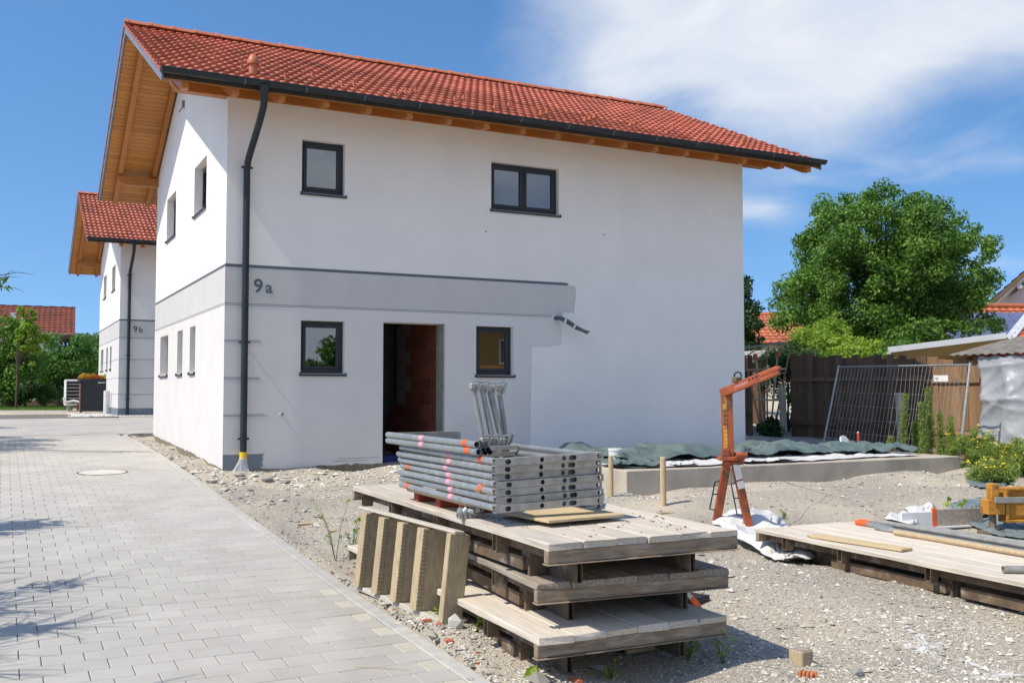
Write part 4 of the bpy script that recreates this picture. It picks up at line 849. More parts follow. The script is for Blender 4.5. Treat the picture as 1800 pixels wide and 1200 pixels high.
tb = at_z(1763, 1000, rz_+.03); R = empty('steel_tube', (tb.x, tb.y, rz_+.03), 0, 'single open tube end on the near corner of the right deck', 'tube'); e = nd*.9-ld*.45; m = MB(); m.cyl((0, 0, 0), e, .028, n=14, inner=.021); m.build('tube', galvd, R); m = MB(); m.cyl(e*.5, e*.54, .031, n=14); m.build('collar', galvd, R)
zgd = lambda x, y: gz(x, y)
def gp(*pp): return [tuple(ground(x, y))[:2] for x, y in pp]
cloth('white_sheet', 'white plastic sheet bunched around the foot of the orange arm', gp((1245, 925), (1290, 905), (1350, 905), (1400, 940), (1460, 985), (1400, 995), (1330, 975), (1300, 965)), whitep, lambda x, y: gz(x, y)+.0, .26, 44, 12, 6, crush=1, cat='foil', lift=.0)
cloth('white_sheet', 'white sheet lying beside the orange-ended board at right', gp((1555, 918), (1590, 898), (1640, 890), (1650, 920), (1600, 930)), whitep, zgd, .2, 34, 14, 4, crush=1, cat='foil')
cloth('grey_tarpaulin', 'blue-grey tarpaulin heap behind the orange-ended board', gp((1660, 905), (1690, 882), (1735, 890), (1745, 912), (1700, 918)), bluet, zgd, .3, 34, 15, 4, crush=1, group='grey tarpaulins at right')
cloth('grey_tarpaulin', 'blue-grey tarpaulin on the ground under the yellow machine', gp((1700, 925), (1760, 915), (1830, 915), (1830, 950), (1770, 948)), bluet, zgd, .15, 34, 16, 5, crush=1, group='grey tarpaulins at right')
cloth('silver_scrap', 'pale grey foil scrap beside the flowering weeds', gp((1700, 848), (1740, 838), (1775, 845), (1765, 858), (1720, 860)), bluet, zgd, .08, 20, 17, 4)
q = ground(1640, 928); R = empty('barrier_board', (q.x, q.y, q.z), CAMF+math.radians(18), 'grey barrier board with an orange end lying on the ground at right', 'barrier board')
m = MB(); m.box(.06, .75, 0, .03, .02, .22); m.build('board', plankd, R, bevel=.004); m = MB(); m.box(0, .058, -.002, .032, .02, .24); m.build('orange_end', orangem, R, bevel=.004); m = MB(); m.box(-.45, -.002, 0, .03, .0, .20); m.build('white_end', whitem, R, bevel=.004); m = MB(); m.box(.0, .75, -.05, .1, .0, .019); m.build('base_strip', whitem, R)
def machine():
    q = ground(1745, 936); R = empty('yellow_outrigger', (q.x, q.y, q.z), CAMF+math.radians(6), 'yellow steel machine chassis on a rusty outrigger foot, cut by the right edge', 'machine')
    m = MB(); n = 6; vs = [(.2*math.cos(6.283*i/n), .13*math.sin(6.283*i/n), z) for z in (0, .03) for i in range(n)]; m.add(vs, [tuple(range(n))[::-1], tuple(range(n, 2*n))]+[(i, (i+1) % n, n+(i+1) % n, n+i) for i in range(n)]); m.build('foot_plate', rustm, R, bevel=.004)
    m = MB(); m.cyl((0, 0, .03), (0, 0, .3), .042, n=14); m.cyl((0, 0, .03), (0, 0, .06), .075, n=12); m.build('jack', rustm, R)
    m = MB(); m.box(-.10, .12, -.08, .08, .22, .40); m.build('jack_housing', yellowm, R, bevel=.01)
    m = MB(); m.box(-.04, .06, -.06, .06, .4, .58); m.build('upright', yellowm, R, bevel=.008)
    m = MB(); m.box(.13, 1.6, -.08, .1, .505, .535); m.box(.13, 1.6, -.02, .0, .16, .504); m.box(.13, .17, -.079, .099, .16, .504); m.box(.13, 1.6, -.08, .1, .125, .159); m.build('chassis_beam', yellowm, R, bevel=.006)
    m = MB(); m.box(-.03, 1.6, -.125, -.09, .36, .43); m.build('grey_bar', galvd, R, bevel=.004)
    m = MB(); m.cyl((.45, -.03, .3), (.45, -.021, .3), .05, n=14); m.build('round_cover', rustm, R)
machine()
# warning beacon crate under the stack
q = ground(1225, 1065); R = empty('barrier_light', (q.x, q.y, q.z), math.radians(20), 'folded barrier with orange and silver reflective strip behind the deck stack', 'barrier')
m = MB(); Mx = Matrix.Rotation(math.radians(40), 4, 'Y')
m.box(-.22, .2, 0, .2, .0, .06); m.build('base', blackm, R, bevel=.01)
m = MB(); m.box(-.02, .02, -.02, .04, .1, .42, Matrix.Translation((.0, 0, 0)) @ Matrix.Rotation(math.radians(-52), 4, 'Y') @ Matrix.Translation((0, 0, -.2))); m.build('silver_strip', galv, R)
m = MB(); m.box(-.024, .024, -.024, .0, .2, .33, Matrix.Rotation(math.radians(-52), 4, 'Y') @ Matrix.Translation((0, 0, -.2))); m.build('orange_strip', orangem, R)
# loose debris on the gravel
def chunk(name, label, px, py, s, mat, seed, cat, group=None):
    p = ground(px, py); rs = random.Random(seed); m = MB(); bm = bmesh.new(); bmesh.ops.create_icosphere(bm, subdivisions=1, radius=1)
    vs = [(v.co.x*s[0]*rs.uniform(.75, 1.2), v.co.y*s[1]*rs.uniform(.75, 1.2), v.co.z*s[2]*rs.uniform(.75, 1.15)) for v in bm.verts]; fs = [tuple(v.index for v in f.verts) for f in bm.faces]; bm.free()
    m.add(vs, fs); o = m.build(name, mat, None, (p.x, p.y, p.z+s[2]*.5), (0, 0, rs.uniform(0, 3))); return tag(o, label, cat, group)
p = ground(1408, 1166); R = empty('timber_block', (p.x, p.y, p.z-.005), math.radians(35)-YAW, 'small square timber offcut standing on the gravel at lower right', 'wood block'); m = MB(); m.box(-.055, .055, -.055, .055, 0, .095); m.build('block', treadm, R, bevel=.006); m = MB(); m.box(-.05, .05, -.05, .05, .0955, .098); m.build('sawn_top', plankd, R)
p = ground(1422, 1190); R = empty('brick_shard', (p.x, p.y, p.z), math.radians(-25)-YAW, 'orange ribbed brick shard on the gravel near the timber offcut', 'brick shard')
for k in range(4): m = MB(); m.box(-.06+.022*k, -.042+.022*k, -.03+.006*k, .03, .0, .035-.003*k); m.build('rib', M('shard_orange%d' % k, (.55, .2, .08), (.48, .16, .06), scale=20), R, bevel=.003)
m = MB(); m.box(-.062, .045, .0305, .038, 0, .03); m.build('back_web', MATS['shard_orange0'], R)
FRA = ['small orange fragment left of the stair end', 'largest flat orange fragment under the stair end', 'orange fragment just right of the largest one by the stair', 'elongated orange fragment below the stair on the gravel strip', 'tiny orange fragment near the kerb, right of the twig', 'tiny orange fragment at the kerb edge', 'orange fragment at the bottom picture edge by the kerb', 'big orange fragment at the bottom edge under the deck corner', 'small orange fragment among the lower gravel strip', 'tiny orange fragment at the far end of the stair flight']
shard = M('brick_debris', (.45, .13, .06), (.36, .1, .05), scale=20)
for k, (x, y, s) in enumerate(((693, 1072, .022), (750, 1092, .045), (772, 1098, .03), (790, 1128, .04), (840, 1147, .02), (808, 1168, .018), (850, 1195, .03), (1012, 1198, .06), (838, 1166, .025), (610, 1010, .02))):
    chunk('brick_fragment', FRA[k], x, y, (s, s*.6, s*.4), shard, k, 'brick fragment', 'orange brick fragments by the kerb')
stg = M('grey_stone', (.22, .22, .21), (.3, .3, .28), scale=20)
chunk('grey_stone', 'dark grey stone on the gravel at the bottom right', 1508, 1188, (.045, .035, .035), stg, 31, 'stone'); chunk('grey_stone', 'pale broken stone beside the foot of the stair flight', 800, 1102, (.07, .05, .06), kerbm, 32, 'stone')
RUB = ['flat pale rubble slab right of the downpipe bag', 'second flat rubble slab right of the downpipe', 'flat rubble slab left of the house corner', 'small rubble piece before the downpipe', 'rubble piece below the pale slabs', 'small lone rubble piece on the fine gravel', 'angular rubble piece below the dark plinth patch', 'rubble piece halfway to the doorway', 'rubble piece left of the doorstep', 'pale rubble piece by the house corner and kerb', 'rubble piece at the gable wall, farthest back but one', 'rubble piece between kerb and gable wall', 'rubble piece farthest back along the gable', 'rubble piece against the kerb by the house corner', 'rubble piece right at the foot of the downpipe bag']
for k, (x, y, s) in enumerate(((470, 845, .12), (500, 848, .10), (372, 848, .12), (440, 862, .06), (520, 870, .07), (535, 898, .05), (498, 880, .07), (556, 843, .08), (610, 842, .06), (395, 862, .09), (300, 815, .09), (322, 822, .07), (285, 800, .07), (345, 842, .08), (425, 842, .09))):
    chunk('rubble_piece', RUB[k], x, y, (s, s*.7, s*.35), stonew, 50+k, 'rubble', 'pale rubble along the house base')
for (x, y, a, L, lb) in ((540, 922, .3, .22, 'thin wooden stick on the gravel before the house'), (588, 934, .1, .09, 'short brown offcut on the gravel left of the decks'), (672, 1176, -.15, .34, 'dry twig lying on the paving near the kerb'), (1170, 903, .4, .25, 'weathered board scrap on the gravel behind the stack')):
    p = ground(x, y) if x != 672 else at_z(x, y, float(prof(-9.9))); R = empty('wood_scrap', (p.x, p.y, p.z+.008), a-YAW, lb, 'wood scrap'); m = MB(); w = .03 if x != 672 else .004; m.tube([(-L/2, 0, 0), (-.1*L, .02*L, .004), (L/2, .0, 0)], [w*.5, w*.6, w*.3], 6); m.build('stick', pinem, R)
q = ground(1140, 1140); R = empty('dark_board', (q.x, q.y, q.z), math.radians(4), 'dark board lying on the gravel under the deck stack', 'board'); m = MB(); m.box(-.2, .25, 0, .25, 0.0, .03); m.build('board', blackm, R); m = MB(); m.box(-.2, .25, -.03, -.001, 0, .025); m.build('edge', pinem, R)
q = ground(975, 790); 
R = empty('bent_rebar', at_z(966, 790, .1), 0, 'thin bent wire sticking up before the unpainted wall', 'wire'); O = Vector(R.location); pts = [at_y(x, y, O.y)-O for x, y in ((968, 784), (972, 768), (980, 750), (993, 732))]; m = MB(); m.tube([Vector((0, 0, -.2))]+pts, .008, 6); m.build('rod', blackm, R); m = MB(); m.cyl((0, 0, -.21), (0, 0, -.19), .03, n=8); m.build('base_tie', galvd, R)
q = ground(1660, 1140)
def powder():
    for (cx, cy, rx, ry, lb) in ((1630, 1135, .34, .5, 'white spilled plaster powder on the gravel at lower right'), (1740, 1185, .5, .25, 'fainter white powder smear at the bottom right')):
        p = ground(cx, cy); n = 40; rs = random.Random(cx); m = MB(); vs = []
        for j, f in enumerate((1, .7, .4, .05)):
            for i in range(n): r = f*(1+.35*math.sin(i*.9+cx)+.2*math.sin(i*2.3)) if j < 3 else f; x, y = p.x+rx*r*math.cos(6.2832*i/n), p.y+ry*r*math.sin(6.2832*i/n); vs.append((x, y, float(gz(x, y))+(-.02, -.003, .0, .001)[j]+rs.uniform(-.006, .003)))
        m.add(vs, [(j*n+i, j*n+(i+1) % n, (j+1)*n+(i+1) % n, (j+1)*n+i) for j in range(3) for i in range(n)], True); tag(m.build('spilled_powder', M('plaster_powder%d' % cx, (.66, .66, .65), (.5, .49, .47), scale=20, bump=.4, bscale=80)), lb, 'powder')
powder()
# ---------------------------------------------------------------- fences and the neighbours' side
FU = 14.3
def wood_fence():
    rs = random.Random(21)
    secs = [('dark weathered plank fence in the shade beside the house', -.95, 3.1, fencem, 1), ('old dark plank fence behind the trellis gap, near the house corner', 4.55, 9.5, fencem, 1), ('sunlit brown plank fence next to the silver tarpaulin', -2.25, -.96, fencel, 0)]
    for lb, v0, v1, mt, k in secs:
        R = empty('plank_fence', (FU, v0, float(prof(v0))), 0, lb, 'fence', 'plank fences along the right boundary'); y = 0; zb = float(prof(v0))
        while y < v1-v0-.01:
            w = min(rs.uniform(.15, .2), v1-v0-y); w = v1-v0-y if v1-v0-y-w < .08 else w; g = float(prof(v0+y))-zb; h = 2.0+rs.uniform(-.06, .05)
            m = MB(); m.box(0+rs.uniform(-.006, .006), .022, -.002, w-.001, -.05+g, h+g); m.build('plank', mt, R, (0, y, 0), (rs.uniform(-.004, .004), rs.uniform(-.008, .008), rs.uniform(-.03, .03))); y += w
        for z in (.45, 1.5): m = MB(); m.box(-.05, -.008, 0, v1-v0, z, z+.09); m.build('rail', mt, R, None, (math.radians(1.2) if v0 > 0 else 0, 0, 0))
        for y in (0.1, (v1-v0)-.15): m = MB(); m.box(.03, .12, y, y+.09, -.1, 2.02); m.build('post', mt, R)
wood_fence()
for px, pyb, pyt, lb in ((1378, 765, 680, 'grey concrete post beside the trellis'), (1585, 775, 690, 'grey concrete post behind the mesh fence')):
    p = at_x(px, pyb, FU-.35); q = at_x(px, pyt, FU-.35); zb = float(prof(p.y)); R = empty('concrete_post', (p.x, p.y, zb), 0, lb, 'concrete post', 'concrete posts along the fence'); m = MB(); m.box(-.07, .07, -.07, .07, -.1, q.z-zb); m.build('shaft', concm, R, (0, 0, 0), (0, math.radians(-2), 0), bevel=.02); m = MB(); m.cyl((-.08, 0, .6), (-.071, 0, .6), .01, n=6); m.build('wire_eye', galvd, R)
R = empty('fan_trellis', (FU-.15, 3.8, float(prof(3.8))), 0, 'fan-shaped wooden trellis with red caps standing in the fence gap', 'trellis')
for k in range(5):
    a = (k-2)*.17; top = (-.0, (k-2)*.42, 2.05+.12*(2-k)*.2); m = MB(); m.cyl((0, (k-2)*.13, .2), top, .022, n=8); m.build('bar', pinem if k % 2 else fencel, R)
    if k in (1, 3, 4): m = MB(); m.cyl(Vector(top)-Vector((0, 0, .12)), Vector(top)+Vector((0, 0, .03)), .07, .05, n=10); m.build('red_cap', M('cap%d' % k, (.45, .11, .07)), R)
for z, w in ((.85, .5), (1.62, .75)): m = MB(); m.box(-.04, -.02, -w, w, z, z+.05); m.build('crossbar', pinem, R)
m = MB(); m.beam((-.02, .95, 2.2), (-.02, -.6, 2.3), .03, .05); m.build('top_rail', galvd, R)
# ---- leaning mesh fence
def mesh_fence():
    tl = at_depth(1474, 645, 21.8); tr = at_depth(1705, 641, 18.7); bl = at_depth(1447, 783, 21.6); br = at_depth(1685, 815, 18.5)
    R = empty('mesh_fence', tuple(bl), 0, 'leaning galvanised mesh site fence with a small white sign', 'site fence'); O = Vector(bl); tl, tr, bl, br = [p-O for p in (tl, tr, bl, br)]
    for a, b in ((bl, tl), (br, tr)): m = MB(); m.cyl(a, b+(b-a)*.02, .025, n=10); m.build('post', galv, R)
    m = MB(); m.cyl(tl, tr, .02, n=8); m.build('top_tube', galv, R); m = MB(); m.cyl(bl*.9+tl*.1, br*.9+tr*.1, .018, n=8); m.build('bottom_tube', galv, R)
    n = 34
    for i in range(1, n):
        t = i/n; m = MB(); bow = Vector((-.1*math.sin(i*.55)*math.sin(t*3.1), 0, 0)) if 16 < i < 30 else Vector((0, 0, 0)); a = bl.lerp(br, t); b = tl.lerp(tr, t); m.tube([a, a.lerp(b, .5)+bow, b], .0035, 4, caps=False); m.build('vertical_wire', galv, R)
    for f in (.2, .36, .52, .68, .84): m = MB(); m.tube([bl.lerp(tl, f), (bl.lerp(tl, f)+br.lerp(tr, f))/2, br.lerp(tr, f)], .0038, 4, caps=False); m.build('horizontal_wire', galv, R)
    a = bl.lerp(br, .82).lerp(tl.lerp(tr, .82), .86); d = (tr-tl).normalized(); up = Vector((0, 0, 1)); n_ = Vector((-.02, -.0, 0)); m = MB(); m.add([a-d*.17-up*.06+n_, a+d*.17-up*.06+n_, a+d*.17+up*.06+n_, a-d*.17+up*.06+n_, a-d*.17-up*.06+n_*.7, a+d*.17-up*.06+n_*.7, a+d*.17+up*.06+n_*.7, a-d*.17+up*.06+n_*.7], [(0, 1, 2, 3), (7, 6, 5, 4), (0, 4, 5, 1), (1, 5, 6, 2), (2, 6, 7, 3), (3, 7, 4, 0)]); s = m.build('sign', whitem, R, fixn=True)
    m = MB(); c = a-d*.09+n_*1.15; m.add([c-d*.045-up*.02, c+d*.03-up*.02, c+d*.03+up*.022, c-d*.045+up*.022], [(0, 1, 2, 3)]); m.build('grey_print', M('sign_print', (.35, .35, .36)), s)
mesh_fence()
# ---- silver tarpaulin hung on the fence
def wall_tarp():
    n, k = 110, 60; V = []; F = []; rs = np.random.RandomState(4); wv = [(rs.uniform(-9, 9), rs.uniform(-9, 9), rs.uniform(0, 6.28), rs.uniform(.012, .045)) for i in range(12)]
    for j in range(k+1):
        for i in range(n+1):
            y = -2.28-5.2*i/n; t = j/k; z = 1.97-1.72*t+.02*math.sin(i*.9)*(1 if j == 0 else .3); x = FU-.09-.05*math.sin(1.3*y+1.1*z)-sum(a*1.25*(1-abs(math.sin(p*.42*y+q*.42*z+ph+.9*math.sin(1.7*z+y))))**3 for p, q, ph, a in wv)*(.35+.65*math.sin(t*2.6+.2))-.35*max(0, t-.72)**1.2; V.append((x, y+.05*math.sin(z*4), z))
    for j in range(k):
        for i in range(n): a = j*(n+1)+i; F.append((a, a+1, a+n+2, a+n+1))
    me = bpy.data.meshes.new('silver_tarpaulin'); me.from_pydata(V, [], F); me.polygons.foreach_set('use_smooth', [True]*len(F)); me.update(); o = link('silver_tarpaulin', me, silvert); md = o.modifiers.new('t', 'SOLIDIFY'); md.thickness = .004
    tag(o, 'creased silver-grey tarpaulin hung on the fence at the right edge', 'tarpaulin')
wall_tarp()
def corrugated():
    R = empty('corrugated_roof', (FU+.1, -2.0, 2.02), 0, 'low corrugated grey shed roof above the silver tarpaulin', 'shed roof'); m = MB(); n = 120; V = []; F = []
    for i in range(n+1):
        y = .4-7*i/n; h = .018*math.sin(i*2*math.pi/3.2)
        V += [(-.25, y, .0+h), (1.9, y, .42+h), (1.9, y, .41+h), (-.25, y, -.01+h)]
    for i in range(n): a = i*4; F += [(a, a+1, a+5, a+4), (a+2, a+3, a+7, a+6), (a+3, a, a+4, a+7)]
    m.add(V, F); m.build('sheet', M('eternit', (.23, .21, .18), (.15, .14, .12), scale=5, rough=.95), R)
    for y in (-.1, -2.5, -5): m = MB(); m.box(.0, .1, y-.05, y+.05, -2.1, -.03); m.build('post', fencem, R)
    m = MB(); m.box(.2, 1.8, -6, .2, -2.1, -.08); m.build('shed_wall', fencem, R)
corrugated()
def sst_(t): return t*t*(3-2*t)
# objects farther off are laid out in a frame turned with the street behind
def cam_empty(name, px, py, Y, label, cat, turn=0):
    p = at_depth(px, py, Y); g = float(prof(p.y)) if p.y < 60 else .5
    return empty(name, (p.x, p.y, g), CAMF+turn, label, cat), p
def tiled_plane(name, par, a, b, c, d, mat, nx, ny, thick=.12):       # sloping roof with real courses: a,b eave ; d,c ridge
    m = MB(); a, b, c, d = [Vector(p) for p in (a, b, c, d)]; nrm = (b-a).cross(d-a).normalized()
    if nrm.z < 0: nrm = -nrm
    for j in range(ny):
        t0, t1 = j/ny, (j+1.12)/ny; p, q, r, s = a.lerp(d, t0), b.lerp(c, t0), b.lerp(c, t1), a.lerp(d, t1)
        K = nx*2; vs = []
        for i in range(K+1):
            f = i/K; w = nrm*(.018*math.cos(i*math.pi)); vs += [p.lerp(q, f)+nrm*.045+w, s.lerp(r, f)+w, p.lerp(q, f)+w]
        m.add(vs, [(3*i, 3*i+3, 3*i+4, 3*i+1) for i in range(K)]+[(3*i+2, 3*i+5, 3*i+3, 3*i) for i in range(K)], tone=random.random())
    o = m.build(name, mat, par); o['kind'] = 'stuff'
    m = MB(); vs = [a, b, c, d]; vs = vs+[v-nrm*thick for v in vs]; m.add(vs, [(0, 1, 2, 3), (7, 6, 5, 4), (0, 4, 5, 1), (1, 5, 6, 2), (2, 6, 7, 3), (3, 7, 4, 0)]); m.build(name+'_deck', fencem, par, fixn=True); return o
tileB = M('old_tile', (.27, .075, .045), (.2, .055, .035), rough=.8, scale=2, tone=.15, col3=(.15, .06, .045), s3=.8); tileC = M('orange_tile', (.48, .15, .07), (.40, .12, .055), rough=.7, scale=2, tone=.12)
cream = M('cream_render', (.62, .60, .53), (.55, .53, .47), scale=2, rough=.9); wht = M('neighbour_white', (.70, .70, .69), (.66, .66, .65), rough=.9)
def far_house():
    R, p = cam_empty('neighbour_house', 132, 588, 60, 'neighbouring house with old dark red roof behind the left garden trees', 'house', math.radians(24)); g = R.location.z; ez = p.z-g; rz2 = at_depth(132, 541, 64).z-g
    tiled_plane('roof', R, (-14, 0, ez), (0, 0, ez), (0, 4.2, rz2), (-14, 4.2, rz2), tileB, 46, 16); tiled_plane('rear_roof', R, (-14, 8.4, ez), (0, 8.4, ez), (0, 4.2, rz2), (-14, 4.2, rz2), tileB, 20, 6)
    m = MB(); m.box(-13.4, -.9, .8, 7.6, -.2, ez+.02); m.add([(-.9, .8, ez), (-.9, 7.6, ez), (-.9, 4.2, rz2-.2)], [(0, 1, 2)]); m.build('wall', cream, R)
    for x in (-10.5, -7.5, -3.6):
        m = MB(); m.box(x, x+1.1, .74, .79, ez-1.75, ez-.5); w = m.build('window', whitem, R); m = MB(); m.box(x+.08, x+1.02, .72, .735, ez-1.67, ez-.58); m.build('pane', glassm, w)
    m = MB(); m.box(-3.6, -3.3, 1.6, 1.85, rz2-1.15, rz2-.6); m.cyl((-2.9, 1.5, rz2-1.2), (-2.9, 1.5, rz2-.75), .08, n=8); m.build('roof_pipe', whitem, R)
    m = MB(); m.cyl((-14, -.1, ez-.02), (.05, -.1, ez-.02), .08, n=8); m.build('gutter', rustm, R)
far_house()
def right_house():
    R, p = cam_empty('gabled_house', 1742, 532, 42, 'white gabled neighbour house with pale rafters at the right edge', 'house', math.radians(-30)); g = R.location.z; ez = p.z-g; w = 4.6; ap = ez+w*.9
    for s in (0, 1):
        m = MB(); vs = [(0, 0, ez), (w, 0, ap), (w, 11, ap), (0, 11, ez)]; vs = [(2*w-x if s else x, y, z) for x, y, z in vs]; vs += [(x, y, z-.16) for x, y, z in vs]; m.add(vs, [(0, 1, 2, 3), (7, 6, 5, 4), (0, 4, 5, 1), (1, 5, 6, 2), (2, 6, 7, 3), (3, 7, 4, 0)]); m.build('roof_deck', whitem, R, fixn=True)
    tiled_plane('roof', R, (-.05, 11, ez+.03), (-.05, -.1, ez+.03), (w, -.1, ap+.08), (w, 11, ap+.08), tileB, 24, 16)
    m = MB(); m.box(.7, 2*w-.7, .9, 10.5, -.3, ez+.3); m.add([(.7, .9, ez+.3), (2*w-.7, .9, ez+.3), (w, .9, ap-.35)], [(0, 1, 2)]); m.build('wall', wht, R)
    for x in (1.0, 2.6): m = MB(); zz = ez+x*.9-.32; m.box(x, x+.18, .05, 1.0, zz, zz+.17); m.build('purlin_end', whitem, R, bevel=.01)
    m = MB(); m.box(2.6, 3.6, .85, .895, ez-1.0, ez+.2); wn = m.build('window', whitem, R); m = MB(); m.box(2.7, 3.5, .83, .845, ez-.9, ez+.1); m.build('pane', glassm, wn)
right_house()
def solar_shed():
    R, p = cam_empty('solar_shed', 1690, 608, 37, 'low red building with solar panels on its tiled roof', 'shed', math.radians(4)); g = R.location.z; ez = at_depth(1690, 603, 37).z-g; rz2 = at_depth(1690, 539, 39.2).z-g
    tiled_plane('roof', R, (-.6, -.1, ez), (7, -.1, ez), (7, 2.2, rz2), (-.6, 2.2, rz2), tileC, 26, 8)
    m = MB(); m.box(-.3, 6.5, .35, 4, -.3, ez-.05); m.build('wall', M('red_wall', (.45, .10, .06), (.38, .08, .05)), R)
    pan = M('solar_cell', (.10, .12, .24), (.13, .15, .28), rough=.2, scale=3, spec=.8); nn = Vector((0, 2.3, rz2-ez)).normalized()
    for k in range(5):
        a = Vector((-.35+k*1.05, .05, ez+.12)); m = MB(); b = a+nn*2.05; vs = [a, a+Vector((1, 0, 0)), b+Vector((1, 0, 0)), b]; up = Vector((0, -nn.z, nn.y))*.04; vs = vs+[v+up for v in vs]; m.add(vs, [(3, 2, 1, 0), (4, 5, 6, 7), (0, 1, 5, 4), (1, 2, 6, 5), (2, 3, 7, 6), (3, 0, 4, 7)]); sp = m.build('solar_panel', pan, R)
        for j in range(1, 6): m = MB(); c = a+nn*(2.05*j/6)+up*1.02; m.beam(c, c+Vector((1, 0, 0)), .012, .004); m.build('cell_line', galv, sp)
    m = MB(); m.cyl((-.7, 2.2, rz2+.04), (7, 2.2, rz2+.04), .12, n=10); m.build('ridge_cap', tileC, R)
    R2, p = cam_empty('red_tiled_lean_to', 1770, 612, 23.5, 'orange tiled lean-to roof with a wide white barge board at right', 'lean-to', 0); g = R2.location.z; ez = at_depth(1770, 603, 23.5).z-g; lz = at_depth(1800, 543, 26.5).z-g
    tiled_plane('roof', R2, (.0, 0, ez), (5, 0, ez), (6, 3.0, lz), (2.3, 3.0, lz), tileC, 18, 9)
    m = MB(); m.beam((-.02, -.02, ez), (2.28, 3.0, lz+.05), .24, .05); m.build('barge_board', M('pale_board', (.5, .52, .55)), R2); m = MB(); m.cyl((-.1, -.08, ez-.03), (5, -.08, ez-.03), .06, n=8); m.build('gutter', anth, R2); m = MB(); m.box(.3, 4.8, .4, 3, -.2, ez-.1); m.build('wall', MATS['red_wall'], R2)
solar_shed()
def awning():
    R = empty('awning', tuple(at_depth(1560, 622, 24)), CAMF, 'long beige awning with a white front bar above the fence', 'awning'); O = Vector(R.location); Mi = Matrix.Rotation(-CAMF, 4, 'Z')
    P_ = lambda px, py, Y: Mi @ (at_depth(px, py, Y)-O)
    a, b, c, d = P_(1562, 617, 22.5), P_(1768, 592, 22.2), P_(1790, 614, 26.5), P_(1600, 650, 27); up = Vector((0, 0, .03))
    m = MB(); m.add([a, b, c, d, a+up, b+up, c+up, d+up], [(3, 2, 1, 0), (4, 5, 6, 7), (0, 1, 5, 4), (1, 2, 6, 5), (2, 3, 7, 6), (3, 0, 4, 7)]); m.build('canvas', M('awning_beige', (.55, .42, .18), (.5, .38, .16), rough=.8), R, fixn=True)
    m = MB(); m.beam(a+up, b+up, .09, .13); m.build('front_bar', whitem, R); m = MB(); m.beam(a+Vector((.2, .5, 0)), a+Vector((.2, .5, -2.0)), .07, .07); m.build('post', whitem, R)
awning()
def back_house_right():
    R, p = cam_empty('red_roofed_house', 1325, 600, 46, 'orange-red tiled roof seen between the house corner and the big tree', 'house', math.radians(-20)); g = R.location.z; ez = at_depth(1325, 603, 46).z-g; rz2 = at_depth(1325, 554, 49).z-g
    tiled_plane('roof', R, (-3.2, 0, ez), (2.9, 0, ez), (1.3, 3, rz2), (-3.2, 3, rz2), tileC, 20, 9); m = MB(); m.box(-2.8, 1.6, .6, 5, -.3, ez); m.build('wall', cream, R); m = MB(); m.cyl((-3.2, 3, rz2+.02), (1.3, 3, rz2+.02), .12, n=8); m.build('ridge_cap', tileC, R)
    R, p = cam_empty('garden_shed', 1318, 632, 31, 'small shed with pale sheet roof behind the fence by the house corner', 'shed', math.radians(-20)); g = R.location.z; z0 = at_depth(1318, 628, 31).z-g
    m = MB(); m.box(-1.6, .25, 0, 2.2, -.2, z0-.02); m.build('wall', fencem, R); m = MB()
    m.add([(-1.8, -.15, z0-.25), (.1, -.15, z0-.15), (.75, 2.3, z0+.32), (-1.8, 2.3, z0+.25)], [(0, 1, 2, 3)]); m.add([(-1.8, -.15, z0-.3), (.1, -.15, z0-.2), (.75, 2.3, z0+.27), (-1.8, 2.3, z0+.2)], [(3, 2, 1, 0)]); m.build('roof_sheet', M('shed_sheet', (.36, .35, .31), (.3, .29, .26)), R)
    for k in range(4): m = MB(); m.beam((-1.4+k*.5, -.15, z0-.215+.02*k), (-1.2+k*.55, 2.3, z0+.285+.02*k), .03, .03); m.build('seam', galvd, R)
back_house_right()
# ---------------------------------------------------------------- vegetation
def leaves(clumps, n, size, seed, flat=.35, asp=.55):
    rs = np.random.RandomState(seed); C = np.array([c[:3] for c in clumps]); Rr = np.array([c[3] for c in clumps]); w = Rr**2; w = w/w.sum()
    k = rs.choice(len(C), n, p=w); d = rs.normal(0, 1, (n, 3)); d /= np.linalg.norm(d, axis=1)[:, None]; rad = rs.uniform(0, 1, n)**.45
    P = C[k]+d*(Rr[k]*rad)[:, None]*np.array([1, 1, .8]); nr = d*.8+rs.normal(0, .7, (n, 3))+np.array([0, 0, flat]); nr /= np.linalg.norm(nr, axis=1)[:, None]
    t = np.cross(nr, rs.normal(0, 1, (n, 3))); t /= np.linalg.norm(t, axis=1)[:, None]; b = np.cross(nr, t); s = size*rs.uniform(.6, 1.35, n)[:, None]
    V = np.stack([P-t*s, P+b*s*asp-nr*s*.15, P+t*s, P-b*s*asp-nr*s*.15], 1).reshape(-1, 3); F = np.arange(4*n).reshape(n, 4)
    ct = rs.uniform(-.26, .26, len(C)); tone = np.clip(rs.normal(.45, .22, n)+ct[k], 0, 1); return V, F, tone
def ellclumps(c, r, n, cr, seed, shell=.55, zmin=None):
    rs = np.random.RandomState(seed); out = []
    while len(out) < n:
        d = rs.normal(0, 1, 3); d /= np.linalg.norm(d); q = rs.uniform(shell, 1.0); p = np.array(c)+d*q*np.array(r)
        if zmin is not None and p[2] < zmin: continue
        out.append((p[0], p[1], p[2], cr*rs.uniform(.6, 1.35)))
    return out
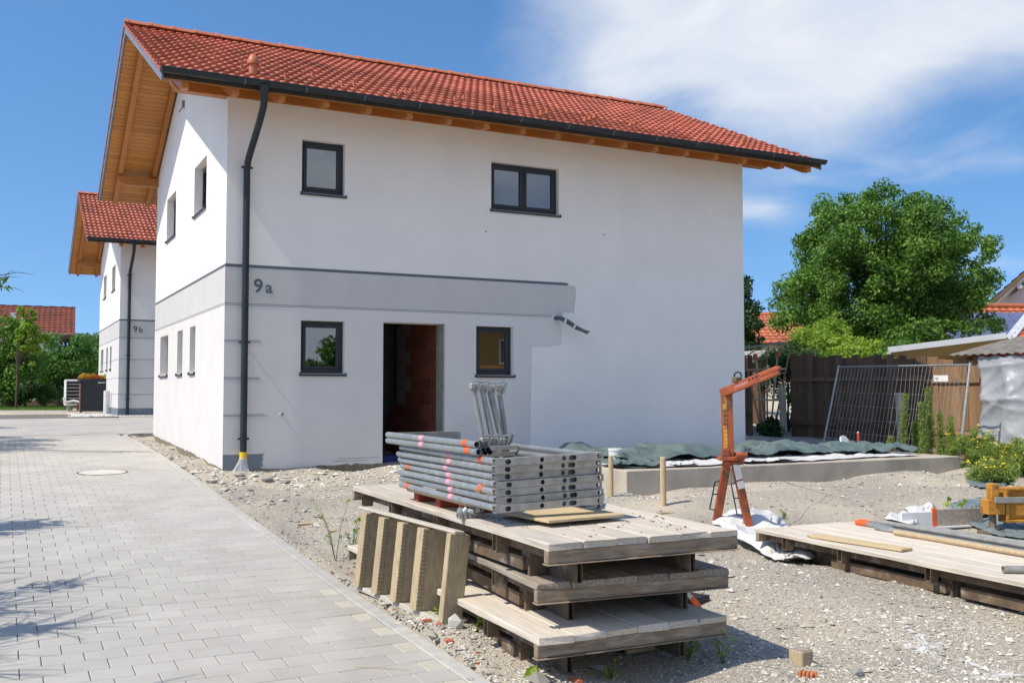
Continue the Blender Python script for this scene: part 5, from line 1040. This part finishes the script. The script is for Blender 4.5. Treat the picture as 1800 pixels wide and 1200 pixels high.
def plant(name, label, cat, base, clumps, n, size, mat, seed, trunk=None, group=None, asp=.55, stems=5, flat=.35):
    R = empty(name, base, 0, label, cat, group); B = np.array(base); cl = [(c[0]-B[0], c[1]-B[1], c[2]-B[2], c[3]) for c in clumps]
    V, F, t = leaves(cl, n, size, seed, flat, asp); np_mesh('crown', V, F, mat, t, R); rs = random.Random(seed); m = MB()
    if trunk:
        h, r = trunk; m.tube([(0, 0, -.2), (.05, .03, h*.5), (0, 0, h)], [r, r*.85, r*.7], 10)
        for k in range(stems):
            c = Vector(cl[rs.randrange(len(cl))][:3]); a = Vector((0, 0, h*rs.uniform(.65, 1))); mid = a.lerp(c, .5)+Vector((rs.uniform(-.2, .2), rs.uniform(-.2, .2), .15)); m.tube([a, mid, c], [r*.45, r*.25, r*.07], 6)
    else:
        for k in range(stems):
            c = Vector(cl[rs.randrange(len(cl))][:3]); m.tube([(rs.uniform(-.1, .1), rs.uniform(-.1, .1), -.1), c*.5+Vector((0, 0, .1)), c], [.03, .02, .008], 5)
    m.build('trunk' if trunk else 'stems', barkm, R); return R
def blob(px0, px1, py0, py1, Y, depth, n, cr, seed, shell=.5):
    c = at_depth((px0+px1)/2, (py0+py1)/2, Y); k = Y/FPX; return ellclumps(c, (abs(px1-px0)/2*k, depth, abs(py1-py0)/2*k), n, cr, seed, shell)
def base_of(px, Y):
    p = at_depth(px, 700, Y); return (p.x, p.y, float(prof(p.y)))
cl = blob(1375, 1725, 345, 640, 33, 3.2, 210, .46, 1, .6)+blob(1410, 1685, 332, 480, 33, 2.4, 80, .36, 2, .75)+blob(1365, 1480, 450, 600, 32, 1.5, 30, .45, 3)+blob(1660, 1732, 380, 560, 33, 1.2, 26, .34, 4)+blob(1640, 1770, 530, 600, 31, .8, 22, .3, 5)+blob(1480, 1700, 540, 665, 31.5, 1.3, 46, .5, 6, .1)+blob(1400, 1720, 390, 640, 32.6, 1.8, 90, .6, 16, .0)
plant('broadleaf_tree', 'large round green broadleaf tree behind the fence at right', 'tree', base_of(1560, 33), cl, 125000, .062, leafG, 1, (3.2, .22), stems=26)
plant('dark_tree', 'dark tree beside the house corner, mostly hidden', 'tree', base_of(1290, 40), blob(1262, 1332, 490, 640, 40, 1.2, 60, .35, 7, .2), 7000, .08, leafD, 7, (3, .15), stems=10)
plant('yellowgreen_shrub', 'feathery yellow-green shrub in front of the big tree', 'shrub', base_of(1440, 28.5), blob(1375, 1530, 570, 665, 28.5, 1.0, 70, .3, 8, .3)+blob(1420, 1490, 545, 600, 28.5, .5, 16, .2, 9), 15000, .055, leafY, 8, stems=16, asp=.35)
plant('light_green_shrub', 'bright green leafy shrub above the fence right of the trellis', 'shrub', base_of(1500, 27), blob(1440, 1560, 590, 680, 27, .9, 60, .3, 10, .3), 11000, .065, leafY, 10, stems=12)
plant('hedge_shrub', 'loose green shrub reaching over the fence towards the awning', 'shrub', base_of(1580, 26), blob(1530, 1640, 600, 670, 26, .7, 40, .26, 11, .3), 7500, .06, leafG, 11, stems=12)
plant('dark_hedge', 'dark green conifer hedge hanging over the fence by the trellis', 'hedge', base_of(1385, 27), blob(1330, 1460, 598, 690, 27, .9, 60, .32, 12, .2)+blob(1400, 1455, 650, 750, 26.5, .4, 26, .22, 13, .2), 13000, .05, leafD, 12, stems=8, asp=.3)
plant('fence_foot_weeds', 'low dark weeds at the fence foot by the house corner', 'weeds', base_of(1345, 24.5), blob(1316, 1400, 730, 790, 24.5, .4, 30, .2, 14, .1), 2600, .06, leafD, 14, stems=6)
plant('trellis_climber', 'leafy climber growing through the trellis gap', 'climber', base_of(1420, 25), blob(1385, 1450, 655, 760, 25.6, .5, 34, .22, 15, .2), 4200, .05, leafM, 15, stems=8)
# left garden
plant('garden_shrub', 'dense dark shrub left of the second house', 'shrub', base_of(110, 50), blob(60, 175, 585, 715, 50, 1.6, 80, .5, 21, .2), 13000, .09, leafM, 21, stems=8)
plant('garden_tree', 'slender green garden tree against the old red roof at left', 'tree', base_of(20, 46), blob(-40, 70, 570, 715, 46, 1.6, 90, .5, 22, .1)+blob(-20, 66, 535, 610, 46, 1, 26, .3, 23, .2), 14000, .08, leafG, 22, (2.6, .1), stems=14)
plant('garden_tree', 'rounded green tree directly behind the second house gable', 'tree', base_of(150, 62), blob(112, 200, 576, 705, 62, 1.6, 60, .5, 24, .2), 11000, .10, leafM, 24, (2.5, .1), stems=8)
plant('leaning_branch_tree', 'thin branches with leaves crossing the old red roof', 'tree', base_of(28, 44), blob(5, 100, 535, 640, 44, .6, 40, .2, 25, .3), 3600, .075, leafY, 25, (2.4, .06), stems=20)
for k, (x0, x1, lb) in enumerate(((0, 55, 'left low juniper on the lawn edge'), (55, 105, 'right low juniper beside the heat pump'))):
    plant('low_juniper', lb, 'shrub', base_of((x0+x1)/2, 47), blob(x0, x1, 676, 714, 47, .5, 26, .26, 30+k, .1), 3800, .08, leafM, 30+k, stems=5, group='low junipers on the lawn', asp=.25)
def lawn():
    a, b, c, d = [at_depth(x, 690, Y) for x, Y in ((-260, 41.2), (128, 43), (128, 60), (-260, 60))]; m = MB(); z = .475; m.add([(p.x, p.y, z) for p in (a, b, c, d)], [(0, 1, 2, 3)]); tag(m.build('lawn', soil), kind='structure')
    rs = np.random.RandomState(5); n = 26000; f = rs.uniform(-300, 128, n); Yy = rs.uniform(41.3, 50, n); P = np.array([at_depth(x, 690, y)[:] for x, y in zip(f, Yy)]); P[:, 2] = z; h = rs.uniform(.05, .12, n); t = rs.uniform(0, 6.28, n); w = .012
    V = np.stack([P+np.stack([np.cos(t)*w, np.sin(t)*w, 0*t], 1), P-np.stack([np.cos(t)*w, np.sin(t)*w, 0*t], 1), P+np.stack([rs.normal(0, .03, n), rs.normal(0, .03, n), h], 1)], 1).reshape(-1, 3)
    tag(np_mesh('lawn_grass', V, np.arange(3*n).reshape(n, 3), grassm, rs.rand(n)), 'short mown grass strip at the back of the courtyard', 'grass', kind='stuff')
lawn()
def lawn_edge():
    a, b = at_depth(-100, 700, 48.6), at_depth(118, 700, 48.6); R = empty('garden_wall', (a.x, a.y, .47), math.atan2(b.y-a.y, b.x-a.x), 'low brown timber edging behind the lawn', 'edging'); L = (b-a).length; k = 0
    while k*1.2 < L: m = MB(); m.box(k*1.2, k*1.2+1.19, 0, .08, 0, .32); m.build('edge_board', fencem, R); k += 1
    a, b = at_depth(-60, 668, 52), at_depth(60, 668, 52); R = empty('rail_fence', (a.x, a.y, .47), math.atan2(b.y-a.y, b.x-a.x), 'grey post and rail fence behind the left shrubs', 'fence'); L = (b-a).length
    for t in (.1, .62, .98): m = MB(); m.box(L*t-.12, L*t+.12, 0, .12, 0, 1.3); m.build('post', concm, R)
    for z in (.55, 1.0): m = MB(); m.box(0, L*.7, -.04, -.005, z, z+.1); m.build('rail', concm, R)
lawn_edge()
# ---- things beside the second house
def binbox():
    p = at_z(142, 724, .46); q = at_z(186, 727, .46); d = Vector((q.x-p.x, q.y-p.y, 0)); p = Vector((-1.35, 20.1, .44)); 
    bx = at_y(142, 700, 24.6); R = empty('bin_enclosure', (bx.x, 24.6, .455), 0, 'anthracite bin enclosure with brown slatted side and planted roof', 'bin enclosure')
    m = MB(); m.box(0, 1.08, 0, .03, .06, 1.12); m.build('front_panel', anth, R); m = MB(); m.box(.03, 1.08, .8, .83, .06, 1.12); m.build('rear_panel', anth, R); m = MB(); m.box(1.05, 1.08, .031, .799, .06, 1.12); m.build('side_panel', anth, R)
    for k in range(10): m = MB(); m.box(-.012, .012, .04, .82, .08+k*.103, .08+k*.103+.088); m.build('slat', M('slat_wood', (.19, .075, .04), (.15, .06, .035), objvar=.2) if k == 0 else MATS['slat_wood'], R)
    m = MB(); m.box(-.04, 1.10, -.04, .87, 1.16, 1.28); m.build('roof_tray', anth, R); m = MB(); m.box(.62, .88, -.003, .028, 1.125, 1.155); m.build('white_label', whitem, R)
    for x, y in ((.02, .02), (1.02, .02), (.02, .78), (1.02, .78)): m = MB(); m.cyl((x+.02, y, 0), (x+.02, y, .07), .02, n=6); m.build('foot', blackm, R)
    B = Vector(R.location); cols = (('orange_flowers', 'orange and yellow low flowers on the bin enclosure roof', (.2, .3), .16, leafmat('bloom_orange', (.5, .16, .03), (.55, .42, .06))), ('red_flowers', 'red flowers in the middle of the bin enclosure roof', (.55, .4), .13, leafmat('bloom_red', (.5, .04, .02), (.3, .25, .04))), ('lime_plant', 'yellow-green leafy plant at the right of the bin roof', (.88, .35), .17, leafmat('bloom_lime', (.25, .33, .03), (.45, .5, .06))))
    for i, (n, l, (x, y), r, mt) in enumerate(cols):
        b = (B.x+x, B.y+y, B.z+1.28); plant(n, l, 'flowers', b, ellclumps((b[0], b[1], b[2]+r*.5), (.26, .26, r), 10, .1, 60+i, .2), 700, .03, mt, 60+i, stems=4, group='plants on the bin enclosure')
    hx = at_y(115, 690, 28.3); R = empty('heat_pump', (hx.x, 28.3, .46), 0, 'white outdoor heat pump unit beside the bin enclosure', 'heat pump')
    m = MB(); m.box(0, .45, 0, 1.1, .22, 1.28); m.build('casing', whitem, R, bevel=.03, seg=2); m = MB(); m.box(.04, 1.0, -.03, .001, .32, 1.2); m.build('dark_grille', blackm, R)
    for k in range(6): m = MB(); m.box(.06, .98, -.045, -.032, .38+k*.14, .395+k*.14); m.build('grille_bar', whitem, R)
    m = MB(); m.tube([(-.05, -.1, .55), (-.06, -.12, .35), (.3, -.12, .42), (.8, -.12, .3), (.95, -.1, .15)], .05, 8); m.build('pipe', whitem, R)
    for x in (.1, .7): m = MB(); m.box(x, x+.08, .1, .9, 0, .23); m.build('stand', galvd, R)
    R = empty('white_bollard', (at_y(187.5, 700, 22.6).x, 22.6, .45), 0, 'short white round bollard in front of the bin enclosure', 'bollard'); m = MB(); m.cyl((0, 0, 0), (0, 0, .78), .105, n=18); m.build('body', whitem, R); m = MB(); m.cyl((0, 0, .781), (0, 0, .84), .107, .1, n=18); m.build('cap', whitem, R)
    R = empty('garden_post', (at_y(138, 690, 30).x, 30.0, .46), 0, 'dark square post behind the bin enclosure', 'post'); m = MB(); m.box(-.06, .06, -.06, .06, 0, 1.4); m.build('shaft', fencem, R); m = MB(); m.box(-.07, .07, -.07, .07, 1.401, 1.45); m.build('cap', blackm, R)
binbox()
def pebble_strip():
    rs = np.random.RandomState(8); n = 5000; x = rs.uniform(-1.1, 8, n); y = rs.uniform(19.2, 20.15, n); side = rs.rand(n) < .3; x = np.where(side, rs.uniform(-.9, .4, n), x); y = np.where(side, rs.uniform(19.3, 24, n), y); s = rs.uniform(.012, .035, n)
    base = np.array([[1,0,0],[0,1,0],[-1,0,0],[0,-1,0],[0,0,.8],[0,0,-.6]], float); Q = (base[None]*rs.uniform(.7, 1.3, (n, 6, 1)))*s[:, None, None]+np.stack([x, y, np.full(n, .45)], 1)[:, None]
    f = np.array([[0,1,4],[1,2,4],[2,3,4],[3,0,4],[1,0,5],[2,1,5],[3,2,5],[0,3,5]]); tag(np_mesh('pebble_strip', Q.reshape(-1, 3), (f[None]+6*np.arange(n)[:, None, None]).reshape(-1, 3), stonew, np.repeat(rs.rand(n), 8)), 'white pebbles along the foot of the second house', 'pebbles', kind='stuff')
    m = MB(); m.add([(-1.1, 19.15, .444), (10, 19.15, .444), (10, 20.2, .444), (-1.1, 20.2, .444)], [(0, 1, 2, 3)]); tag(m.build('pebble_bed', stonew), kind='structure')
pebble_strip()
# ---- weeds
def spikes(name, label, px, py, Y, hgt, mat, seed, n=40, group=None):
    p = at_depth(px, py, Y); b = (p.x, p.y, float(gz(p.x, p.y))); rs = random.Random(seed); R = empty(name, b, 0, label, 'weed', group); m = MB(); tx, ty = rs.uniform(-.1, .1), rs.uniform(-.1, .1); m.tube([(0, 0, -.05), (tx*.5, ty*.5, hgt*.5), (tx, ty, hgt)], [.01, .008, .003], 5); m.build('stem', weedm, R)
    cl = [(tx*f, ty*f, hgt*f, .07+.03*(1-f)) for f in np.linspace(.25, 1, 14)]; V, F, t = leaves(cl, n*14, .045, seed, .1, .16); np_mesh('leaf', V, F, weedm, t, R)
for k, (x, y, Y, h) in enumerate(((1585, 800, 18.8, 1.3), (1625, 800, 18.4, 1.15), (1640, 800, 18.6, 1.45), (1655, 800, 18.3, 1.0), (1668, 805, 18.2, .9), (1610, 800, 19.0, .75), (1680, 805, 18.0, .8), (1560, 790, 19.5, .45))):
    spikes('tall_weed', ['tallest slim pale weed left of the others before the fence', 'slim weed behind the mesh fence, second in the clump', 'tallest slim weed in the middle of the fence clump', 'slim weed right of the tallest one', 'short slim weed near the mesh fence post', 'low weed between the first and second slim weeds', 'low weed right beside the mesh fence post', 'small lone weed behind the slab end'][k], x, y, Y, h, weedm, 70+k, 46, 'slim weeds before the fence')
def flower_bush(label, px, py, Y, r, h, seed):
    p = at_depth(px, py, Y); b = (p.x, p.y, float(gz(p.x, p.y))); cl = ellclumps((b[0], b[1], b[2]+h*.5), (r, r, h*.55), 40, .15, seed, .1, b[2]); R = plant('flowering_weed', label, 'weeds', b, cl, 6500, .04, weedm, seed, stems=22, group='yellow flowering weeds', asp=.2); rs = np.random.RandomState(seed); fl = [(c[0]-b[0]+rs.normal(0, .1), c[1]-b[1]+rs.normal(0, .1), c[2]-b[2]+.12, .03) for c in cl for _ in range(2) if c[2] > b[2]+h*.35]; V, F, t = leaves(fl, len(fl)*5, .015, seed+1, 1.5, .9); np_mesh('blossom', V, F, flowm, t, R)
flower_bush('yellow flowering weeds at the foot of the mesh fence post', 1718, 800, 17.6, .45, .72, 81); flower_bush('yellow flowering weeds before the silver tarpaulin', 1775, 800, 17.0, .6, .55, 82); flower_bush('yellow flowering weeds at the right edge of the picture', 1830, 800, 16.6, .6, .55, 83); flower_bush('low yellow flowering tuft at the edge of the gravel', 1745, 845, 15.5, .35, .35, 84)
def herb(label, px, py, h, seed, n=26, size=.03, mat=None):
    p = ground(px, py); b = tuple(p); rs = random.Random(seed); R = empty('small_weed', b, 0, label, 'weed', 'small weeds on the gravel'); m = MB(); cl = []
    for k in range(4):
        tx, ty = rs.uniform(-.4, .4)*h, rs.uniform(-.4, .4)*h; hh = h*rs.uniform(.5, 1); m.tube([(0, 0, -.02), (tx*.4, ty*.4, hh*.6), (tx, ty, hh)], [.004, .003, .0015], 4); cl += [(tx*f, ty*f, hh*f, .03) for f in (.4, .7, 1)]
    m.build('stem', weedm, R); V, F, t = leaves(cl, n, size, seed, .5, .5); tag(np_mesh('leaf', V, F, mat or leafY, t, R), kind='stuff')
herb('tall scraggly weed at the far left end of the deck stack', 590, 985, .6, 91, 60, .018, weedm); herb('green seedling at the foot of the stair flight', 722, 1062, .1, 92, 8, .028); herb('bright seedling beside the stair end post', 775, 1085, .14, 93, 7, .03); herb('lone seedling under the deck edge', 838, 1110, .12, 94, 7, .035); herb('seedling in the shadow below the bottom deck', 1075, 1192, .12, 95, 12, .03); herb('flat leaf seedling at the bottom edge near the kerb', 940, 1190, .07, 96, 8, .045); herb('small weed in the stack shadow, nearer the deck', 1210, 1160, .2, 97, 60, .015, weedm); herb('small reddish weed in the stack shadow, farther right', 1270, 1165, .22, 98, 60, .014, weedm); herb('green sapling growing between the tubes and the yellow machine', 1682, 925, .45, 99, 26, .05); herb('tiny weed on the gravel behind the right deck', 1378, 912, .12, 100, 30, .02, weedm); herb('tuft at the lower left end of the decks', 618, 975, .35, 101, 46, .022); herb('tiny weed beside the right deck timbers', 1507, 995, .06, 102, 20, .015)
# ---- trees left of the frame: only their twigs' shadows and one branch reach the picture
def side_tree(label, base, clumps, n, seed, size=.06, twigs=60):
    R = plant('roadside_tree', label, 'tree', base, clumps, n, size, leafM, seed, (2.2, .12), stems=26, group='trees left of the driveway', asp=.35)
    rs = random.Random(seed); m = MB(); B = Vector(base)
    for k in range(twigs):
        c = Vector(clumps[rs.randrange(len(clumps))][:3])-B; e = c+Vector((rs.uniform(.15, .75), rs.uniform(-.5, .5), rs.uniform(-.3, .3))); m.tube([c*.8, c, c.lerp(e, .6)+Vector((0, 0, .05)), e], [.015, .01, .006, .002], 4)
    tag(m.build('twig', barkm, R), kind='stuff')
side_tree('leafy roadside tree left of the near paving', (-6.6, -8.3, -.3), ellclumps((-5.8, -8.0, 2.7), (.95, 2.6, 1.0), 50, .16, 111, .3), 2600, 111, twigs=420)
side_tree('roadside tree left of the manhole', (-6.3, -3.9, -.1), ellclumps((-5.2, -3.9, 2.7), (.7, .6, .6), 20, .16, 112, .3), 1300, 112)
side_tree('tall roadside tree left of the courtyard', (-6.2, 6.0, .25), ellclumps((-6.9, 6.5, 4.6), (1.5, 2.6, 1.1), 50, .4, 113, .3)+[tuple(at_depth(x, y, 17))+(r,) for x, y, r in ((4, 490, .10), (14, 508, .07), (-6, 505, .12), (-10, 485, .15), (-4, 545, .09), (-20, 500, .2))], 8000, 113)
side_tree('roadside tree at the left courtyard edge', (-7.2, 13.5, .35), ellclumps((-6.1, 12.9, 2.8), (1.0, 1.6, .9), 50, .4, 114, .3), 7000, 114)
# ---------------------------------------------------------------- across the street, behind the camera (seen only mirrored in the windows)
def street_house():
    R = empty('ochre_house', (17, -33, -.8), math.radians(28), 'ochre house across the street, seen only mirrored in the window beside the door', 'house')
    m = MB(); m.box(-4, 5, -8, 0, 0, 5.8); m.build('wall', M('ochre_render', (.48, .28, .09), (.42, .24, .08), rough=.9), R)
    for x in (-3, -.6, 1.8, 3.8):
        for z in (.9, 3.5): m = MB(); m.box(x, x+.9, .003, .05, z, z+1.3); w = m.build('window', whitem, R); m = MB(); m.box(x+.08, x+.82, .051, .06, z+.08, z+1.22); m.build('pane', glassm, w)
    tiled_plane('roof', R, (-4.6, .7, 5.6), (5.6, .7, 5.6), (5.6, -4, 8), (-4.6, -4, 8), tileB, 20, 10); tiled_plane('rear_roof', R, (-4.6, -8.7, 5.6), (5.6, -8.7, 5.6), (5.6, -4, 8), (-4.6, -4, 8), tileB, 12, 6)
street_house()
for k, (x, y, r, h) in enumerate(((7, -32, 2.0, 4.2), (11, -30, 1.6, 3.6), (0, -34, 2.4, 5), (26, -28, 2.2, 4.6))):
    plant('street_tree', ['street tree mirrored in the left ground window', 'smaller street tree next to the ochre house', 'street tree far behind the driveway', 'street tree right of the ochre house'][k], 'tree', (x, y, -.8), ellclumps((x, y, h*.55), (r, r, h*.42), 50, .55, 130+k, .3), 6000, .12, leafM, 130+k, (2, .15), stems=10, group='trees across the street')
